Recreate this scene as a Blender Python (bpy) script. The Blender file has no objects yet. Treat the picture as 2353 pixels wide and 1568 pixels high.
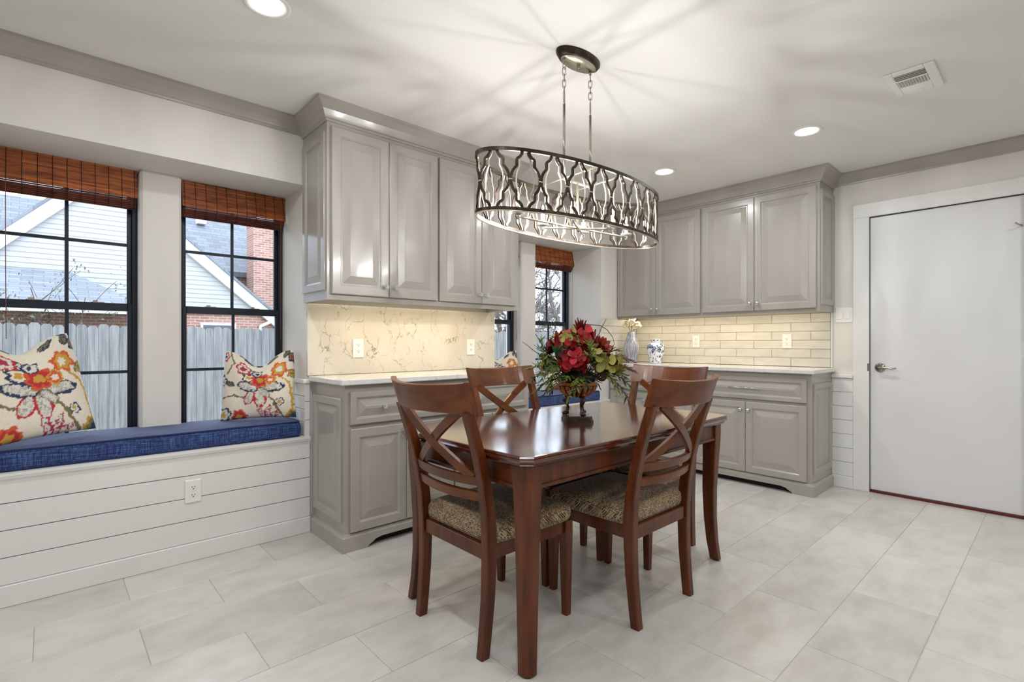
import bpy, bmesh, math, random
import numpy as np
from mathutils import Vector, Matrix
random.seed(7)
PI = math.pi
scene = bpy.context.scene
COL = scene.collection

# ------------------------------------------------------------------ camera
cam_d = bpy.data.cameras.new('camera')
cam = bpy.data.objects.new('camera', cam_d)
COL.objects.link(cam)
cam.location = (0, 0, 1.10)
cam.rotation_euler = (PI / 2, 0, math.radians(47.5 - 90))
cam_d.sensor_width = 36
cam_d.lens = 36 * 1166 / 2353
cam_d.shift_y = 5 / 2353
cam_d.clip_start = 0.05
cam_d.clip_end = 300
scene.camera = cam

# ------------------------------------------------------------------ world, exposure
world = bpy.data.worlds.new('overcast')
scene.world = world
world.use_nodes = True
bg = world.node_tree.nodes['Background']
bg.inputs[0].default_value = (0.83, 0.905, 1.0, 1)
bg.inputs[1].default_value = 5.6
vs = scene.view_settings
vs.view_transform = 'Standard'
vs.look = 'None'
vs.gamma = 1
vs.use_curve_mapping = False
vs.exposure = -0.24
CAN_W = 9.3        # recessed downlights
CAN_COL = (0.965, 0.985, 1.0)
BULB_L = 3500.0      # radiance of the pendant's candle bulbs
BULB_COL = (1.0, 0.975, 0.94)
STRIP_W = 4.5       # under-cabinet strips
STRIP_COL = (1.0, 0.84, 0.58)

# ------------------------------------------------------------------ key sizes
XB, YA, ZC = 4.49, 3.0, 2.385      # right wall plane, window wall plane, ceiling
XMIN, YMIN = -2.3, -2.2            # the room behind the camera
YG = 3.43                          # glass plane
ZS = 2.02                          # soffit of the window recesses
REC = [(-0.215, 1.118), (2.555, 3.90)]
POST = [(0.362, 0.548), (3.142, 3.328)]
YP = 3.30                          # front of the posts between windows


# ------------------------------------------------------------------ helpers
def sr(h):
    h = h.lstrip('#')
    c = [int(h[i:i + 2], 16) / 255 for i in (0, 2, 4)]
    return tuple(x / 12.92 if x <= 0.04045 else ((x + 0.055) / 1.055) ** 2.4 for x in c) + (1,)


MATS = {}


def mat(name, col, rough=0.5, metal=0.0, coat=0.0, spec=0.5, noise=None, bump=None, rand=0.0, sheen=0.0):
    """procedural principled; noise=(scale xyz, colour2, lo, hi, detail), bump=(scale, strength)"""
    m = bpy.data.materials.new(name)
    m.use_nodes = True
    nt = m.node_tree
    b = nt.nodes['Principled BSDF']
    col = sr(col) if isinstance(col, str) else col
    b.inputs['Base Color'].default_value = col
    b.inputs['Roughness'].default_value = rough
    b.inputs['Metallic'].default_value = metal
    b.inputs['Coat Weight'].default_value = coat
    b.inputs['Coat Roughness'].default_value = 0.12
    b.inputs['Specular IOR Level'].default_value = spec
    b.inputs['Sheen Weight'].default_value = sheen
    tc = nt.nodes.new('ShaderNodeTexCoord')
    out = None
    oi = None
    vec = tc.outputs['Object']
    if rand or noise:
        oi = nt.nodes.new('ShaderNodeObjectInfo')
        ad = nt.nodes.new('ShaderNodeVectorMath')
        ad.operation = 'MULTIPLY_ADD'
        cx = nt.nodes.new('ShaderNodeCombineXYZ')
        for i in range(3):
            nt.links.new(oi.outputs['Random'], cx.inputs[i])
        nt.links.new(cx.outputs[0], ad.inputs[0])
        ad.inputs[1].default_value = (37, 23, 51)
        nt.links.new(vec, ad.inputs[2])
        vec = ad.outputs[0]
    if noise:
        sc, c2, lo, hi, det = noise
        mp = nt.nodes.new('ShaderNodeMapping')
        mp.inputs['Scale'].default_value = sc
        nt.links.new(vec, mp.inputs[0])
        n = nt.nodes.new('ShaderNodeTexNoise')
        n.inputs['Scale'].default_value = 1
        n.inputs['Detail'].default_value = det
        n.inputs['Roughness'].default_value = 0.62
        nt.links.new(mp.outputs[0], n.inputs['Vector'])
        mr = nt.nodes.new('ShaderNodeMapRange')
        mr.inputs[1].default_value = lo
        mr.inputs[2].default_value = hi
        nt.links.new(n.outputs[0], mr.inputs[0])
        mx = nt.nodes.new('ShaderNodeMix')
        mx.data_type = 'RGBA'
        nt.links.new(mr.outputs[0], mx.inputs[0])
        mx.inputs[6].default_value = col
        mx.inputs[7].default_value = sr(c2) if isinstance(c2, str) else c2
        out = mx.outputs[2]
    if rand:
        hs = nt.nodes.new('ShaderNodeHueSaturation')
        mr = nt.nodes.new('ShaderNodeMapRange')
        mr.inputs[3].default_value = 1 - rand
        mr.inputs[4].default_value = 1 + rand
        nt.links.new(oi.outputs['Random'], mr.inputs[0])
        nt.links.new(mr.outputs[0], hs.inputs['Value'])
        if out:
            nt.links.new(out, hs.inputs['Color'])
        else:
            hs.inputs['Color'].default_value = col
        out = hs.outputs[0]
    if out:
        nt.links.new(out, b.inputs['Base Color'])
    if bump:
        n = nt.nodes.new('ShaderNodeTexNoise')
        n.inputs['Scale'].default_value = bump[0]
        n.inputs['Detail'].default_value = 3
        nt.links.new(tc.outputs['Object'], n.inputs['Vector'])
        bp = nt.nodes.new('ShaderNodeBump')
        bp.inputs['Strength'].default_value = bump[1]
        bp.inputs['Distance'].default_value = 0.01
        nt.links.new(n.outputs[0], bp.inputs['Height'])
        nt.links.new(bp.outputs[0], b.inputs['Normal'])
    MATS[name] = m
    return m


def emis(name, col, strength):
    m = bpy.data.materials.new(name)
    m.use_nodes = True
    b = m.node_tree.nodes['Principled BSDF']
    b.inputs['Base Color'].default_value = (0.8, 0.8, 0.8, 1)
    b.inputs['Emission Color'].default_value = tuple(col) + (1,)
    b.inputs['Emission Strength'].default_value = strength
    MATS[name] = m
    return m


def link(o, parent=None):
    COL.objects.link(o)
    if parent is not None:
        o.parent = parent
    return o


class MB:
    """collects vertices and faces of ONE mesh"""

    def __init__(s):
        s.v, s.f, s.sm = [], [], []

    def add(s, v, f, smooth=False):
        o = len(s.v)
        s.v += [tuple(p) for p in v]
        s.f += [tuple(i + o for i in q) for q in f]
        s.sm += [smooth] * len(f)
        return s

    def box(s, x0, x1, y0, y1, z0, z1, c=0.0):
        if x1 < x0: x0, x1 = x1, x0
        if y1 < y0: y0, y1 = y1, y0
        if z1 < z0: z0, z1 = z1, z0
        c = min(c, (x1 - x0) * .45, (y1 - y0) * .45, (z1 - z0) * .45)
        if c <= 0:
            v = [(x, y, z) for z in (z0, z1) for y in (y0, y1) for x in (x0, x1)]
            return s.add(v, [(0, 2, 3, 1), (4, 5, 7, 6), (0, 1, 5, 4), (2, 6, 7, 3), (0, 4, 6, 2), (1, 3, 7, 5)])
        bm = bmesh.new()
        bmesh.ops.create_cube(bm, size=1)
        for w in bm.verts:
            w.co = ((x0 + x1) / 2 + w.co.x * (x1 - x0), (y0 + y1) / 2 + w.co.y * (y1 - y0), (z0 + z1) / 2 + w.co.z * (z1 - z0))
        bmesh.ops.bevel(bm, geom=list(bm.edges), offset=c, segments=1, affect='EDGES', profile=0.5)
        return s.bm(bm)

    def bm(s, bm, smooth=False):
        bm.verts.index_update()
        s.add([w.co for w in bm.verts], [[w.index for w in f.verts] for f in bm.faces], smooth)
        bm.free()
        return s

    def prism(s, poly, axis, a, b):
        """extrude a 2D polygon along an axis; poly is in the other two axes, in xyz order"""
        def P(p, t):
            if axis == 'x': return (t, p[0], p[1])
            if axis == 'y': return (p[0], t, p[1])
            return (p[0], p[1], t)
        n = len(poly)
        v = [P(p, a) for p in poly] + [P(p, b) for p in poly]
        f = [(i, (i + 1) % n, n + (i + 1) % n, n + i) for i in range(n)]
        f += [tuple(range(n))[::-1], tuple(range(n, 2 * n))]
        return s.add(v, f)

    def loops(s, rings, closed=True, cap=True, smooth=False):
        n = len(rings[0])
        v = [p for r in rings for p in r]
        f = []
        for k in range(len(rings) - 1):
            for i in range(n if closed else n - 1):
                j = (i + 1) % n
                f.append((k * n + i, k * n + j, (k + 1) * n + j, (k + 1) * n + i))
        s.add(v, f, smooth)
        if cap:
            o = len(s.v) - len(v)
            s.f += [tuple(o + i for i in range(n))[::-1], tuple(o + (len(rings) - 1) * n + i for i in range(n))]
            s.sm += [False, False]
        return s

    def lathe(s, prof, n=24, c=(0, 0), rib=None, ab=(1, 1), cap=True, smooth=True):
        rings = []
        for r, z in prof:
            ring = []
            for i in range(n):
                t = 2 * PI * i / n
                q = r * (1 + (rib(t, z) if rib else 0))
                ring.append((c[0] + q * ab[0] * math.cos(t), c[1] + q * ab[1] * math.sin(t), z))
            rings.append(ring)
        return s.loops(rings, True, cap, smooth)

    def tube(s, pts, r, n=8, cap=True, closed=False, flat=None):
        pts = [Vector(p) for p in pts]
        m = len(pts)
        rr = r if isinstance(r, (list, tuple)) else [r] * m
        rings = []
        up = Vector((0.13, 0.21, 1)).normalized()
        for i, p in enumerate(pts):
            if closed:
                d = pts[(i + 1) % m] - pts[i - 1]
            else:
                d = pts[min(i + 1, m - 1)] - pts[max(i - 1, 0)]
            d.normalize()
            a = d.cross(up)
            if a.length < 1e-3: a = d.cross(Vector((1, 0, 0)))
            a.normalize()
            b = a.cross(d).normalized()
            rings.append([p + (a * math.cos(2 * PI * k / n) + b * math.sin(2 * PI * k / n)) * rr[i] for k in range(n)])
        if closed: rings.append(rings[0])
        return s.loops(rings, True, cap and not closed, True)

    def sweeprect(s, pts, sizes, ch=0.004):
        """rectangular section (width along x, depth along y), horizontal rings along a rising path"""
        rings = []
        for (x, y, z), (w, d) in zip(pts, sizes):
            a, b, c = w / 2, d / 2, ch
            rings.append([(x + p, y + q, z) for p, q in ((-a + c, -b), (a - c, -b), (a, -b + c), (a, b - c), (a - c, b), (-a + c, b), (-a, b - c), (-a, -b + c))])
        return s.loops(rings)

    def build(s, name, m, parent=None, loc=None, rot=None, smooth=None):
        me = bpy.data.meshes.new(name)
        me.from_pydata([tuple(map(float, p)) for p in s.v], [], s.f)
        sm = s.sm if smooth is None else [smooth] * len(s.f)
        me.polygons.foreach_set('use_smooth', sm)
        bm = bmesh.new()
        bm.from_mesh(me)
        bmesh.ops.recalc_face_normals(bm, faces=bm.faces)
        bm.to_mesh(me)
        bm.free()
        me.materials.append(MATS[m] if isinstance(m, str) else m)
        o = bpy.data.objects.new(name, me)
        link(o, parent)
        if loc is not None: o.location = loc
        if rot is not None: o.rotation_euler = rot
        return o


def tag(o, label, cat, group=None, kind=None):
    o['label'] = label
    o['category'] = cat
    if group: o['group'] = group
    if kind: o['kind'] = kind
    return o


def thing(name, label, cat, loc=(0, 0, 0), rz=0.0, group=None, kind=None):
    o = bpy.data.objects.new(name, None)
    o.empty_display_size = 0.05
    COL.objects.link(o)
    o.location = loc
    o.rotation_euler = (0, 0, rz)
    return tag(o, label, cat, group, kind)


def inst(src, parent=None, loc=None, rot=None, scale=None):
    o = src.copy()
    COL.objects.link(o)
    if parent is not None: o.parent = parent
    if loc is not None: o.location = loc
    if rot is not None: o.rotation_euler = rot
    if scale is not None: o.scale = scale
    return o


def meshobj(name, me, parent, loc=(0, 0, 0), rot=(0, 0, 0), scale=(1, 1, 1)):
    o = bpy.data.objects.new(name, me)
    link(o, parent)
    o.location, o.rotation_euler, o.scale = loc, rot, scale
    return o


def B(name, m, parent, *a, c=0.0, loc=None, rot=None):
    return MB().box(*a, c).build(name, m, parent, loc, rot)


# ------------------------------------------------------------------ materials
mat('wall_paint', '#dedad4', 0.75, bump=(160, 0.12))
mat('ceiling_paint', '#e7e5e2', 0.8, bump=(120, 0.08))
mat('trim_white', '#e3e3e1', 0.38, bump=(30, 0.02))
mat('door_white', '#dfdfe1', 0.32)
mat('cabinet_paint', '#a7a29b', 0.28, coat=0.25, bump=(14, 0.015))
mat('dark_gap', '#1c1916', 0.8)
mat('window_metal', '#1d2530', 0.35, metal=0.3)
mat('tile_floor', '#cfccc7', 0.3, noise=((5, 9, 3), '#b7b2aa', 0.42, 0.80, 12), bump=(60, 0.03), rand=0.05)
mat('grout_floor', '#cfccc8', 0.8)
mat('tile_wall', '#ddd9cf', 0.16, coat=0.4, noise=((5, 5, 14), '#cbc6ba', 0.4, 0.8, 4), bump=(18, 0.05), rand=0.04)
mat('grout_wall', '#b9b3a8', 0.8)
mat('plate_white', '#ecebe6', 0.3)
mat('slot_dark', '#2b2a28', 0.6)
mat('chrome', '#d4d4d6', 0.14, metal=1.0)
mat('nickel', '#a79f94', 0.25, metal=1.0)
mat('bronze', '#322a24', 0.4, metal=0.75, noise=((30, 30, 30), '#5a4a3c', 0.45, 0.8, 3))
mat('silver_leaf', '#c9c0ae', 0.3, metal=0.9)
mat('wood', '#66300f', 0.34, coat=0.14, spec=0.35, noise=((26, 26, 3.2), '#371505', 0.38, 0.72, 6), rand=0.10)
mat('wood_top', '#58240b', 0.18, coat=0.9, spec=0.35, noise=((3, 30, 30), '#331309', 0.36, 0.7, 6))
mat('wood_warm', '#6e3c17', 0.34, coat=0.14, spec=0.35, noise=((5, 26, 20), '#4a200b', 0.38, 0.72, 6), rand=0.08)
mat('foot_glide', '#1d1917', 0.5)
mat('strap_red', '#5a130c', 0.6)
mat('lead_cord', '#8a5a40', 0.7)
mat('fence_wood', '#818180', 0.9, noise=((22, 22, 1.3), '#55575a', 0.36, 0.72, 8), rand=0.16)
mat('siding', '#a9aaa9', 0.7, rand=0.02)
mat('house_white', '#d4d6d8', 0.6)
mat('lawn', '#9b9681', 0.95, noise=((3, 3, 3), '#6d7455', 0.35, 0.7, 6))
mat('twig', '#4a3c32', 0.85)
mat('bark', '#75706c', 0.9, noise=((6, 6, 2), '#4d4945', 0.4, 0.7, 4))
mat('shrub_leaf', '#5d6350', 0.8, rand=0.3)
mat('dry_leaf', '#9a8473', 0.85, rand=0.25)
mat('house_glass', '#39424d', 0.1)
mat('leaf_green', '#67762a', 0.55, rand=0.35)
mat('leaf_dark', '#33451e', 0.55, rand=0.35)
mat('leaf_bronze', '#5d2f1a', 0.55, rand=0.3)
mat('petal_red', '#9a0c17', 0.5, rand=0.35, noise=((40, 40, 40), '#c42a3a', 0.5, 0.85, 2))
mat('petal_burgundy', '#6b0f1c', 0.55, rand=0.3)
mat('petal_rust', '#8a2f12', 0.55, rand=0.3)
mat('petal_green', '#8f8f38', 0.6, rand=0.25, noise=((30, 30, 30), '#c9b47c', 0.45, 0.75, 2))
mat('petal_white', '#efe9cf', 0.6, rand=0.08)
mat('tulip_green', '#1f6b34', 0.4)
mat('cone_brown', '#3a2a22', 0.8, rand=0.2)
mat('moss', '#1d1a10', 0.95)
mat('urn_dark', '#241310', 0.22, coat=0.6, noise=((40, 40, 40), '#4d2416', 0.5, 0.8, 3))
mat('urn_amber', '#c06a22', 0.3, coat=0.5, noise=((20, 20, 20), '#8a3f12', 0.4, 0.8, 3))
mat('can_trim', '#e6e6e6', 0.5)
mat('candle_sleeve', '#e8dcc0', 0.5)
mat('vase_glaze', '#8d90a3', 0.12, coat=0.7, noise=((70, 70, 7), '#d2d2d6', 0.42, 0.68, 5))
mat('jar_glaze', '#e9ebee', 0.12, coat=0.7)
emis('can_lens', (1.0, 0.96, 0.90), 14)
emis('flame', BULB_COL, BULB_L)
emis('led', STRIP_COL, 6)


def nodes_of(m):
    nt = m.node_tree
    return nt, nt.nodes['Principled BSDF'], nt.nodes.new('ShaderNodeTexCoord')


def ramp(nt, src, stops):
    r = nt.nodes.new('ShaderNodeValToRGB')
    e = r.color_ramp.elements
    e[0].position, e[0].color = stops[0]
    e[1].position, e[1].color = stops[-1]
    for p, c in stops[1:-1]:
        q = e.new(p)
        q.color = c
    nt.links.new(src, r.inputs[0])
    return r.outputs[0]


def tex(nt, kind, vec, scale=(1, 1, 1), **kw):
    mp = nt.nodes.new('ShaderNodeMapping')
    mp.inputs['Scale'].default_value = scale
    nt.links.new(vec, mp.inputs[0])
    t = nt.nodes.new(kind)
    nt.links.new(mp.outputs[0], t.inputs['Vector'])
    for k, v in kw.items():
        if k in t.inputs: t.inputs[k].default_value = v
        else: setattr(t, k, v)
    return t


# glass pane
m = bpy.data.materials.new('pane_glass'); m.use_nodes = True; MATS['pane_glass'] = m
nt = m.node_tree; nt.nodes.clear()
o_ = nt.nodes.new('ShaderNodeOutputMaterial'); mx = nt.nodes.new('ShaderNodeMixShader')
tr = nt.nodes.new('ShaderNodeBsdfTransparent'); tr.inputs[0].default_value = (0.95, 0.97, 1.0, 1)
gl = nt.nodes.new('ShaderNodeBsdfGlossy'); gl.inputs['Roughness'].default_value = 0.02
fr = nt.nodes.new('ShaderNodeFresnel'); fr.inputs[0].default_value = 1.3
nt.links.new(fr.outputs[0], mx.inputs[0]); nt.links.new(tr.outputs[0], mx.inputs[1]); nt.links.new(gl.outputs[0], mx.inputs[2]); nt.links.new(mx.outputs[0], o_.inputs[0])
# crystal
m = mat('crystal', '#f4f6f8', 0.03, spec=0.8)
m.node_tree.nodes['Principled BSDF'].inputs['Transmission Weight'].default_value = 0.75

# veined quartz
for nm, base, v1 in (('marble', '#d9d2c4', '#8c826e'), ('quartz_top', '#e6e4e0', '#b9b6b1')):
    m = mat(nm, base, 0.14, coat=0.3)
    nt, b, tc = nodes_of(m)
    n1 = tex(nt, 'ShaderNodeTexNoise', tc.outputs['Object'], (9, 9, 6), Scale=1.0, Detail=6.0)
    ad = nt.nodes.new('ShaderNodeVectorMath'); ad.operation = 'MULTIPLY_ADD'
    ad.inputs[1].default_value = (0.22, 0.22, 0.22)
    nt.links.new(n1.outputs['Color'], ad.inputs[0]); nt.links.new(tc.outputs['Object'], ad.inputs[2])
    v = tex(nt, 'ShaderNodeTexVoronoi', ad.outputs[0], (13, 13, 6.5), feature='DISTANCE_TO_EDGE', Scale=1.0)
    mk = tex(nt, 'ShaderNodeTexNoise', tc.outputs['Object'], (11, 11, 7), Scale=1.0, Detail=3.0)
    a = ramp(nt, v.outputs['Distance'], [(0.0, (1, 1, 1, 1)), (0.032, (0, 0, 0, 1))])
    k = ramp(nt, mk.outputs[0], [(0.46, (0, 0, 0, 1)), (0.60, (1, 1, 1, 1))])
    mu = nt.nodes.new('ShaderNodeMath'); mu.operation = 'MULTIPLY'
    nt.links.new(a, mu.inputs[0]); nt.links.new(k, mu.inputs[1])
    cl = tex(nt, 'ShaderNodeTexNoise', tc.outputs['Object'], (4, 4, 4), Scale=1.0, Detail=5.0)
    basec = ramp(nt, cl.outputs[0], [(0.3, sr(base)), (0.75, tuple(x * .86 for x in sr(base)[:3]) + (1,))])
    mx = nt.nodes.new('ShaderNodeMix'); mx.data_type = 'RGBA'
    nt.links.new(mu.outputs[0], mx.inputs[0]); nt.links.new(basec, mx.inputs[6]); mx.inputs[7].default_value = sr(v1)
    nt.links.new(mx.outputs[2], b.inputs['Base Color'])

# tweed seat fabric
m = mat('tweed', '#6d5a48', 0.95, sheen=0.15)
nt, b, tc = nodes_of(m)
sx_ = nt.nodes.new('ShaderNodeSeparateXYZ'); nt.links.new(tc.outputs['Object'], sx_.inputs[0])


def mnode(op, a_, b_=None):
    n = nt.nodes.new('ShaderNodeMath'); n.operation = op
    for i_, q in enumerate((a_, b_)):
        if q is None: continue
        if isinstance(q, (int, float)): n.inputs[i_].default_value = q
        else: nt.links.new(q, n.inputs[i_])
    return n.outputs[0]


row = mnode('MULTIPLY', mnode('ADD', sx_.outputs[1], sx_.outputs[2]), 1 / .0062)
colm = mnode('MULTIPLY', mnode('ADD', sx_.outputs[0], mnode('MULTIPLY', mnode('FLOOR', row), .0023)), 1 / .0046)
cb = nt.nodes.new('ShaderNodeCombineXYZ'); nt.links.new(mnode('FLOOR', row), cb.inputs[0]); nt.links.new(mnode('FLOOR', colm), cb.inputs[1])
wn = nt.nodes.new('ShaderNodeTexWhiteNoise'); nt.links.new(cb.outputs[0], wn.inputs['Vector'])
gapv = mnode('MULTIPLY', mnode('GREATER_THAN', mnode('FRACT', row), .30), mnode('GREATER_THAN', mnode('FRACT', colm), .18))
nz = tex(nt, 'ShaderNodeTexNoise', tc.outputs['Object'], (90, 90, 90), Scale=1.0, Detail=3.0)
mm = nt.nodes.new('ShaderNodeMath'); mm.operation = 'MULTIPLY'; mm.inputs[1].default_value = 0.75
nt.links.new(mnode('MULTIPLY', mnode('ADD', mnode('MULTIPLY', wn.outputs['Value'], .7), .3), gapv), mm.inputs[0])
m2 = nt.nodes.new('ShaderNodeMath'); m2.operation = 'MULTIPLY_ADD'; m2.inputs[1].default_value = 0.25
nt.links.new(nz.outputs[0], m2.inputs[0]); nt.links.new(mm.outputs[0], m2.inputs[2])
nt.links.new(ramp(nt, m2.outputs[0], [(0.08, sr('#33281f')), (0.28, sr('#5a4636')), (0.46, sr('#947a5a')), (0.64, sr('#bda680')), (0.80, sr('#d2bf9a')), (0.86, sr('#8d4630'))]), b.inputs['Base Color'])
bp = nt.nodes.new('ShaderNodeBump'); bp.inputs['Strength'].default_value = 0.4; bp.inputs['Distance'].default_value = 0.003
nt.links.new(gapv, bp.inputs['Height']); nt.links.new(bp.outputs[0], b.inputs['Normal'])

# navy slub linen
m = mat('navy_linen', '#1c2f5e', 0.9, sheen=0.15)
nt, b, tc = nodes_of(m)
a = tex(nt, 'ShaderNodeTexNoise', tc.outputs['Object'], (14, 260, 320), Scale=1.0, Detail=3.0)
c = tex(nt, 'ShaderNodeTexNoise', tc.outputs['Object'], (300, 260, 10), Scale=1.0, Detail=3.0)
mm = nt.nodes.new('ShaderNodeMath'); mm.operation = 'ADD'
nt.links.new(a.outputs[0], mm.inputs[0]); nt.links.new(c.outputs[0], mm.inputs[1])
hv = nt.nodes.new('ShaderNodeMath'); hv.operation = 'MULTIPLY'; hv.inputs[1].default_value = 0.5
nt.links.new(mm.outputs[0], hv.inputs[0])
nt.links.new(ramp(nt, hv.outputs[0], [(0.38, sr('#12204c')), (0.5, sr('#22386f')), (0.66, sr('#56709f'))]), b.inputs['Base Color'])
mat('navy_piping', '#16244f', 0.9)

# woven wood blind
mat('blind_slat', '#b5662f', 0.55, noise=((9, 60, 60), '#6d2c12', 0.35, 0.7, 3), rand=0.28)
mat('blind_slat_low', '#6b3524', 0.55, noise=((9, 60, 60), '#3e1712', 0.35, 0.7, 3), rand=0.25)
mat('blind_string', '#22120c', 0.8)

# shingles and brick far away
m = mat('shingles', '#8e959c', 0.9)
nt, b, tc = nodes_of(m)
br = tex(nt, 'ShaderNodeTexBrick', tc.outputs['Object'], (1, 1, 1), Scale=1.0)
br.inputs['Brick Width'].default_value = 0.35; br.inputs['Row Height'].default_value = 0.13; br.inputs['Mortar Size'].default_value = 0.008
br.inputs['Color1'].default_value = sr('#7c8188'); br.inputs['Color2'].default_value = sr('#6a6f75'); br.inputs['Mortar'].default_value = sr('#5d6268')
nt.links.new(br.outputs['Color'], b.inputs['Base Color'])
m = mat('brick', '#a8705f', 0.9)
nt, b, tc = nodes_of(m)
mp = nt.nodes.new('ShaderNodeMapping'); mp.inputs['Rotation'].default_value = (PI / 2, 0, 0)
nt.links.new(tc.outputs['Object'], mp.inputs[0])
br = nt.nodes.new('ShaderNodeTexBrick'); nt.links.new(mp.outputs[0], br.inputs['Vector'])
br.inputs['Scale'].default_value = 1.0
br.inputs['Brick Width'].default_value = 0.22; br.inputs['Row Height'].default_value = 0.075; br.inputs['Mortar Size'].default_value = 0.008
br.inputs['Color1'].default_value = sr('#a87f72'); br.inputs['Color2'].default_value = sr('#8f6557'); br.inputs['Mortar'].default_value = sr('#b3a9a1')
nt.links.new(br.outputs['Color'], b.inputs['Base Color'])

# printed colour attribute (pillows, jar)
for nm, rg in (('pillow_print', 0.9), ('jar_print', 0.12)):
    m = mat(nm, '#e9e2d3', rg)
    nt, b, tc = nodes_of(m)
    at = nt.nodes.new('ShaderNodeAttribute'); at.attribute_name = 'print'
    nt.links.new(at.outputs['Color'], b.inputs['Base Color'])
    if nm == 'jar_print':
        b.inputs['Coat Weight'].default_value = 0.6
    else:
        n = tex(nt, 'ShaderNodeTexNoise', tc.outputs['Object'], (260, 260, 260), Scale=1.0, Detail=2.0)
        bp = nt.nodes.new('ShaderNodeBump'); bp.inputs['Strength'].default_value = 0.2; bp.inputs['Distance'].default_value = 0.002
        nt.links.new(n.outputs[0], bp.inputs['Height']); nt.links.new(bp.outputs[0], b.inputs['Normal'])


# ------------------------------------------------------------------ room shell
floor = B('floor', 'grout_floor', None, XMIN, XB, YMIN, YA + .05, -0.12, -0.003)
tag(floor, 'pale grey stone look tile floor in running bond', 'floor', kind='structure')
ROWH, TL = 0.2945, 0.5925
tile_cache = {}
k = -6
while 0.345 + ROWH * k < YA:
    y0 = 0.345 + ROWH * k
    y1 = min(y0 + ROWH, YA)
    off = 0.262 if k % 2 == 0 else 0.556
    i = -4
    while off + TL * i < XB:
        x0 = max(off + TL * i, -1.6); x1 = min(off + TL * (i + 1), XB)
        i += 1
        if x1 - x0 < 0.03: continue
        key = (round(x1 - x0, 3), round(y1 - y0, 3))
        g = 0.0012
        if key not in tile_cache:
            hw, hh = key[0] / 2 - g, key[1] / 2 - g
            mb = MB()
            e = 0.0012
            mb.loops([[(-hw, -hh, -.01), (hw, -hh, -.01), (hw, hh, -.01), (-hw, hh, -.01)],
                      [(-hw, -hh, -e), (hw, -hh, -e), (hw, hh, -e), (-hw, hh, -e)],
                      [(-hw + e, -hh + e, 0), (hw - e, -hh + e, 0), (hw - e, hh - e, 0), (-hw + e, hh - e, 0)]])
            tile_cache[key] = mb.build('tile', 'tile_floor', floor, ((x0 + x1) / 2, (y0 + y1) / 2, 0))
        else:
            inst(tile_cache[key], floor, ((x0 + x1) / 2, (y0 + y1) / 2, 0))
    k += 1

ceiling = B('ceiling', 'ceiling_paint', None, XMIN, XB + .12, YMIN, YA + .6, ZC, ZC + .1)
tag(ceiling, 'smooth white ceiling', 'ceiling', kind='structure')

# window wall: header, piers, bench backs, outer wall around the windows
mb = MB()
YO = 3.52
mb.box(XMIN, XB, YA, YO, ZS, ZC)
mb.box(XMIN, REC[0][0], YA, YO, 0, ZS)
mb.box(REC[0][1], REC[1][0], YA, YO, 0, ZS)
mb.box(REC[1][1], XB, YA, YO, 0, ZS)
for (a, b_), (p, q) in zip(REC, POST):
    mb.box(p, q, YP, YO, 0.54, ZS, 0.012)
    mb.box(a, b_, 3.40, YO, 0, 0.56)
wl = mb.build('wall_left', 'wall_paint', None)
tag(wl, 'warm white textured wall with two deep window seat recesses', 'wall', kind='structure')
wr = MB()
DY0, DY1, DZ = 0.165, 0.985, 2.037
wr.box(XB, XB + .12, DY1, YO, 0, ZC)
wr.box(XB, XB + .12, YMIN, DY0, 0, ZC)
wr.box(XB, XB + .12, DY0, DY1, DZ, ZC)
wr = wr.build('wall_right', 'wall_paint', None)
tag(wr, 'off white painted wall around the plain door', 'wall', kind='structure')
tag(B('wall_back', 'wall_paint', None, XMIN, XB + .12, YMIN - .1, YMIN, 0, ZC), 'off white wall behind the camera', 'wall', kind='structure')
tag(B('wall_far_left', 'wall_paint', None, XMIN - .1, XMIN, YMIN, YO, 0, ZC), 'off white wall at the far left outside the view', 'wall', kind='structure')


def crown_profile():
    return [(0.0, -0.082), (0.010, -0.082), (0.012, -0.072), (0.018, -0.068), (0.022, -0.060), (0.034, -0.040), (0.050, -0.024), (0.056, -0.016), (0.064, -0.012), (0.064, 0.0), (0.0, 0.0)]


def sweep_path(mb, prof, path, z):
    """prof (outward, dz); path = [(x, y, nx, ny)] with outward (mitre) vectors"""
    rings = [[(x + nx * o, y + ny * o, z + d) for o, d in prof] for x, y, nx, ny in path]
    return mb.loops(rings)


tag(sweep_path(MB(), crown_profile(), [(XMIN, YA, 0, -1), (1.10, YA, 0, -1)], ZC).build('trim_1', 'cabinet_paint'),
    'taupe crown moulding above the window seat', 'crown moulding', kind='structure')
tag(sweep_path(MB(), crown_profile(), [(XB, YMIN, -1, 0), (XB, 1.215, -1, 0)], ZC).build('trim_2', 'cabinet_paint'),
    'taupe crown moulding above the white door', 'crown moulding', kind='structure')
tag(sweep_path(MB(), crown_profile(), [(2.50, YA, 0, -1), (4.17, YA, 0, -1)], ZC).build('trim_3', 'cabinet_paint'),
    'taupe crown moulding behind the hanging pendant', 'crown moulding', kind='structure')


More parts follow.
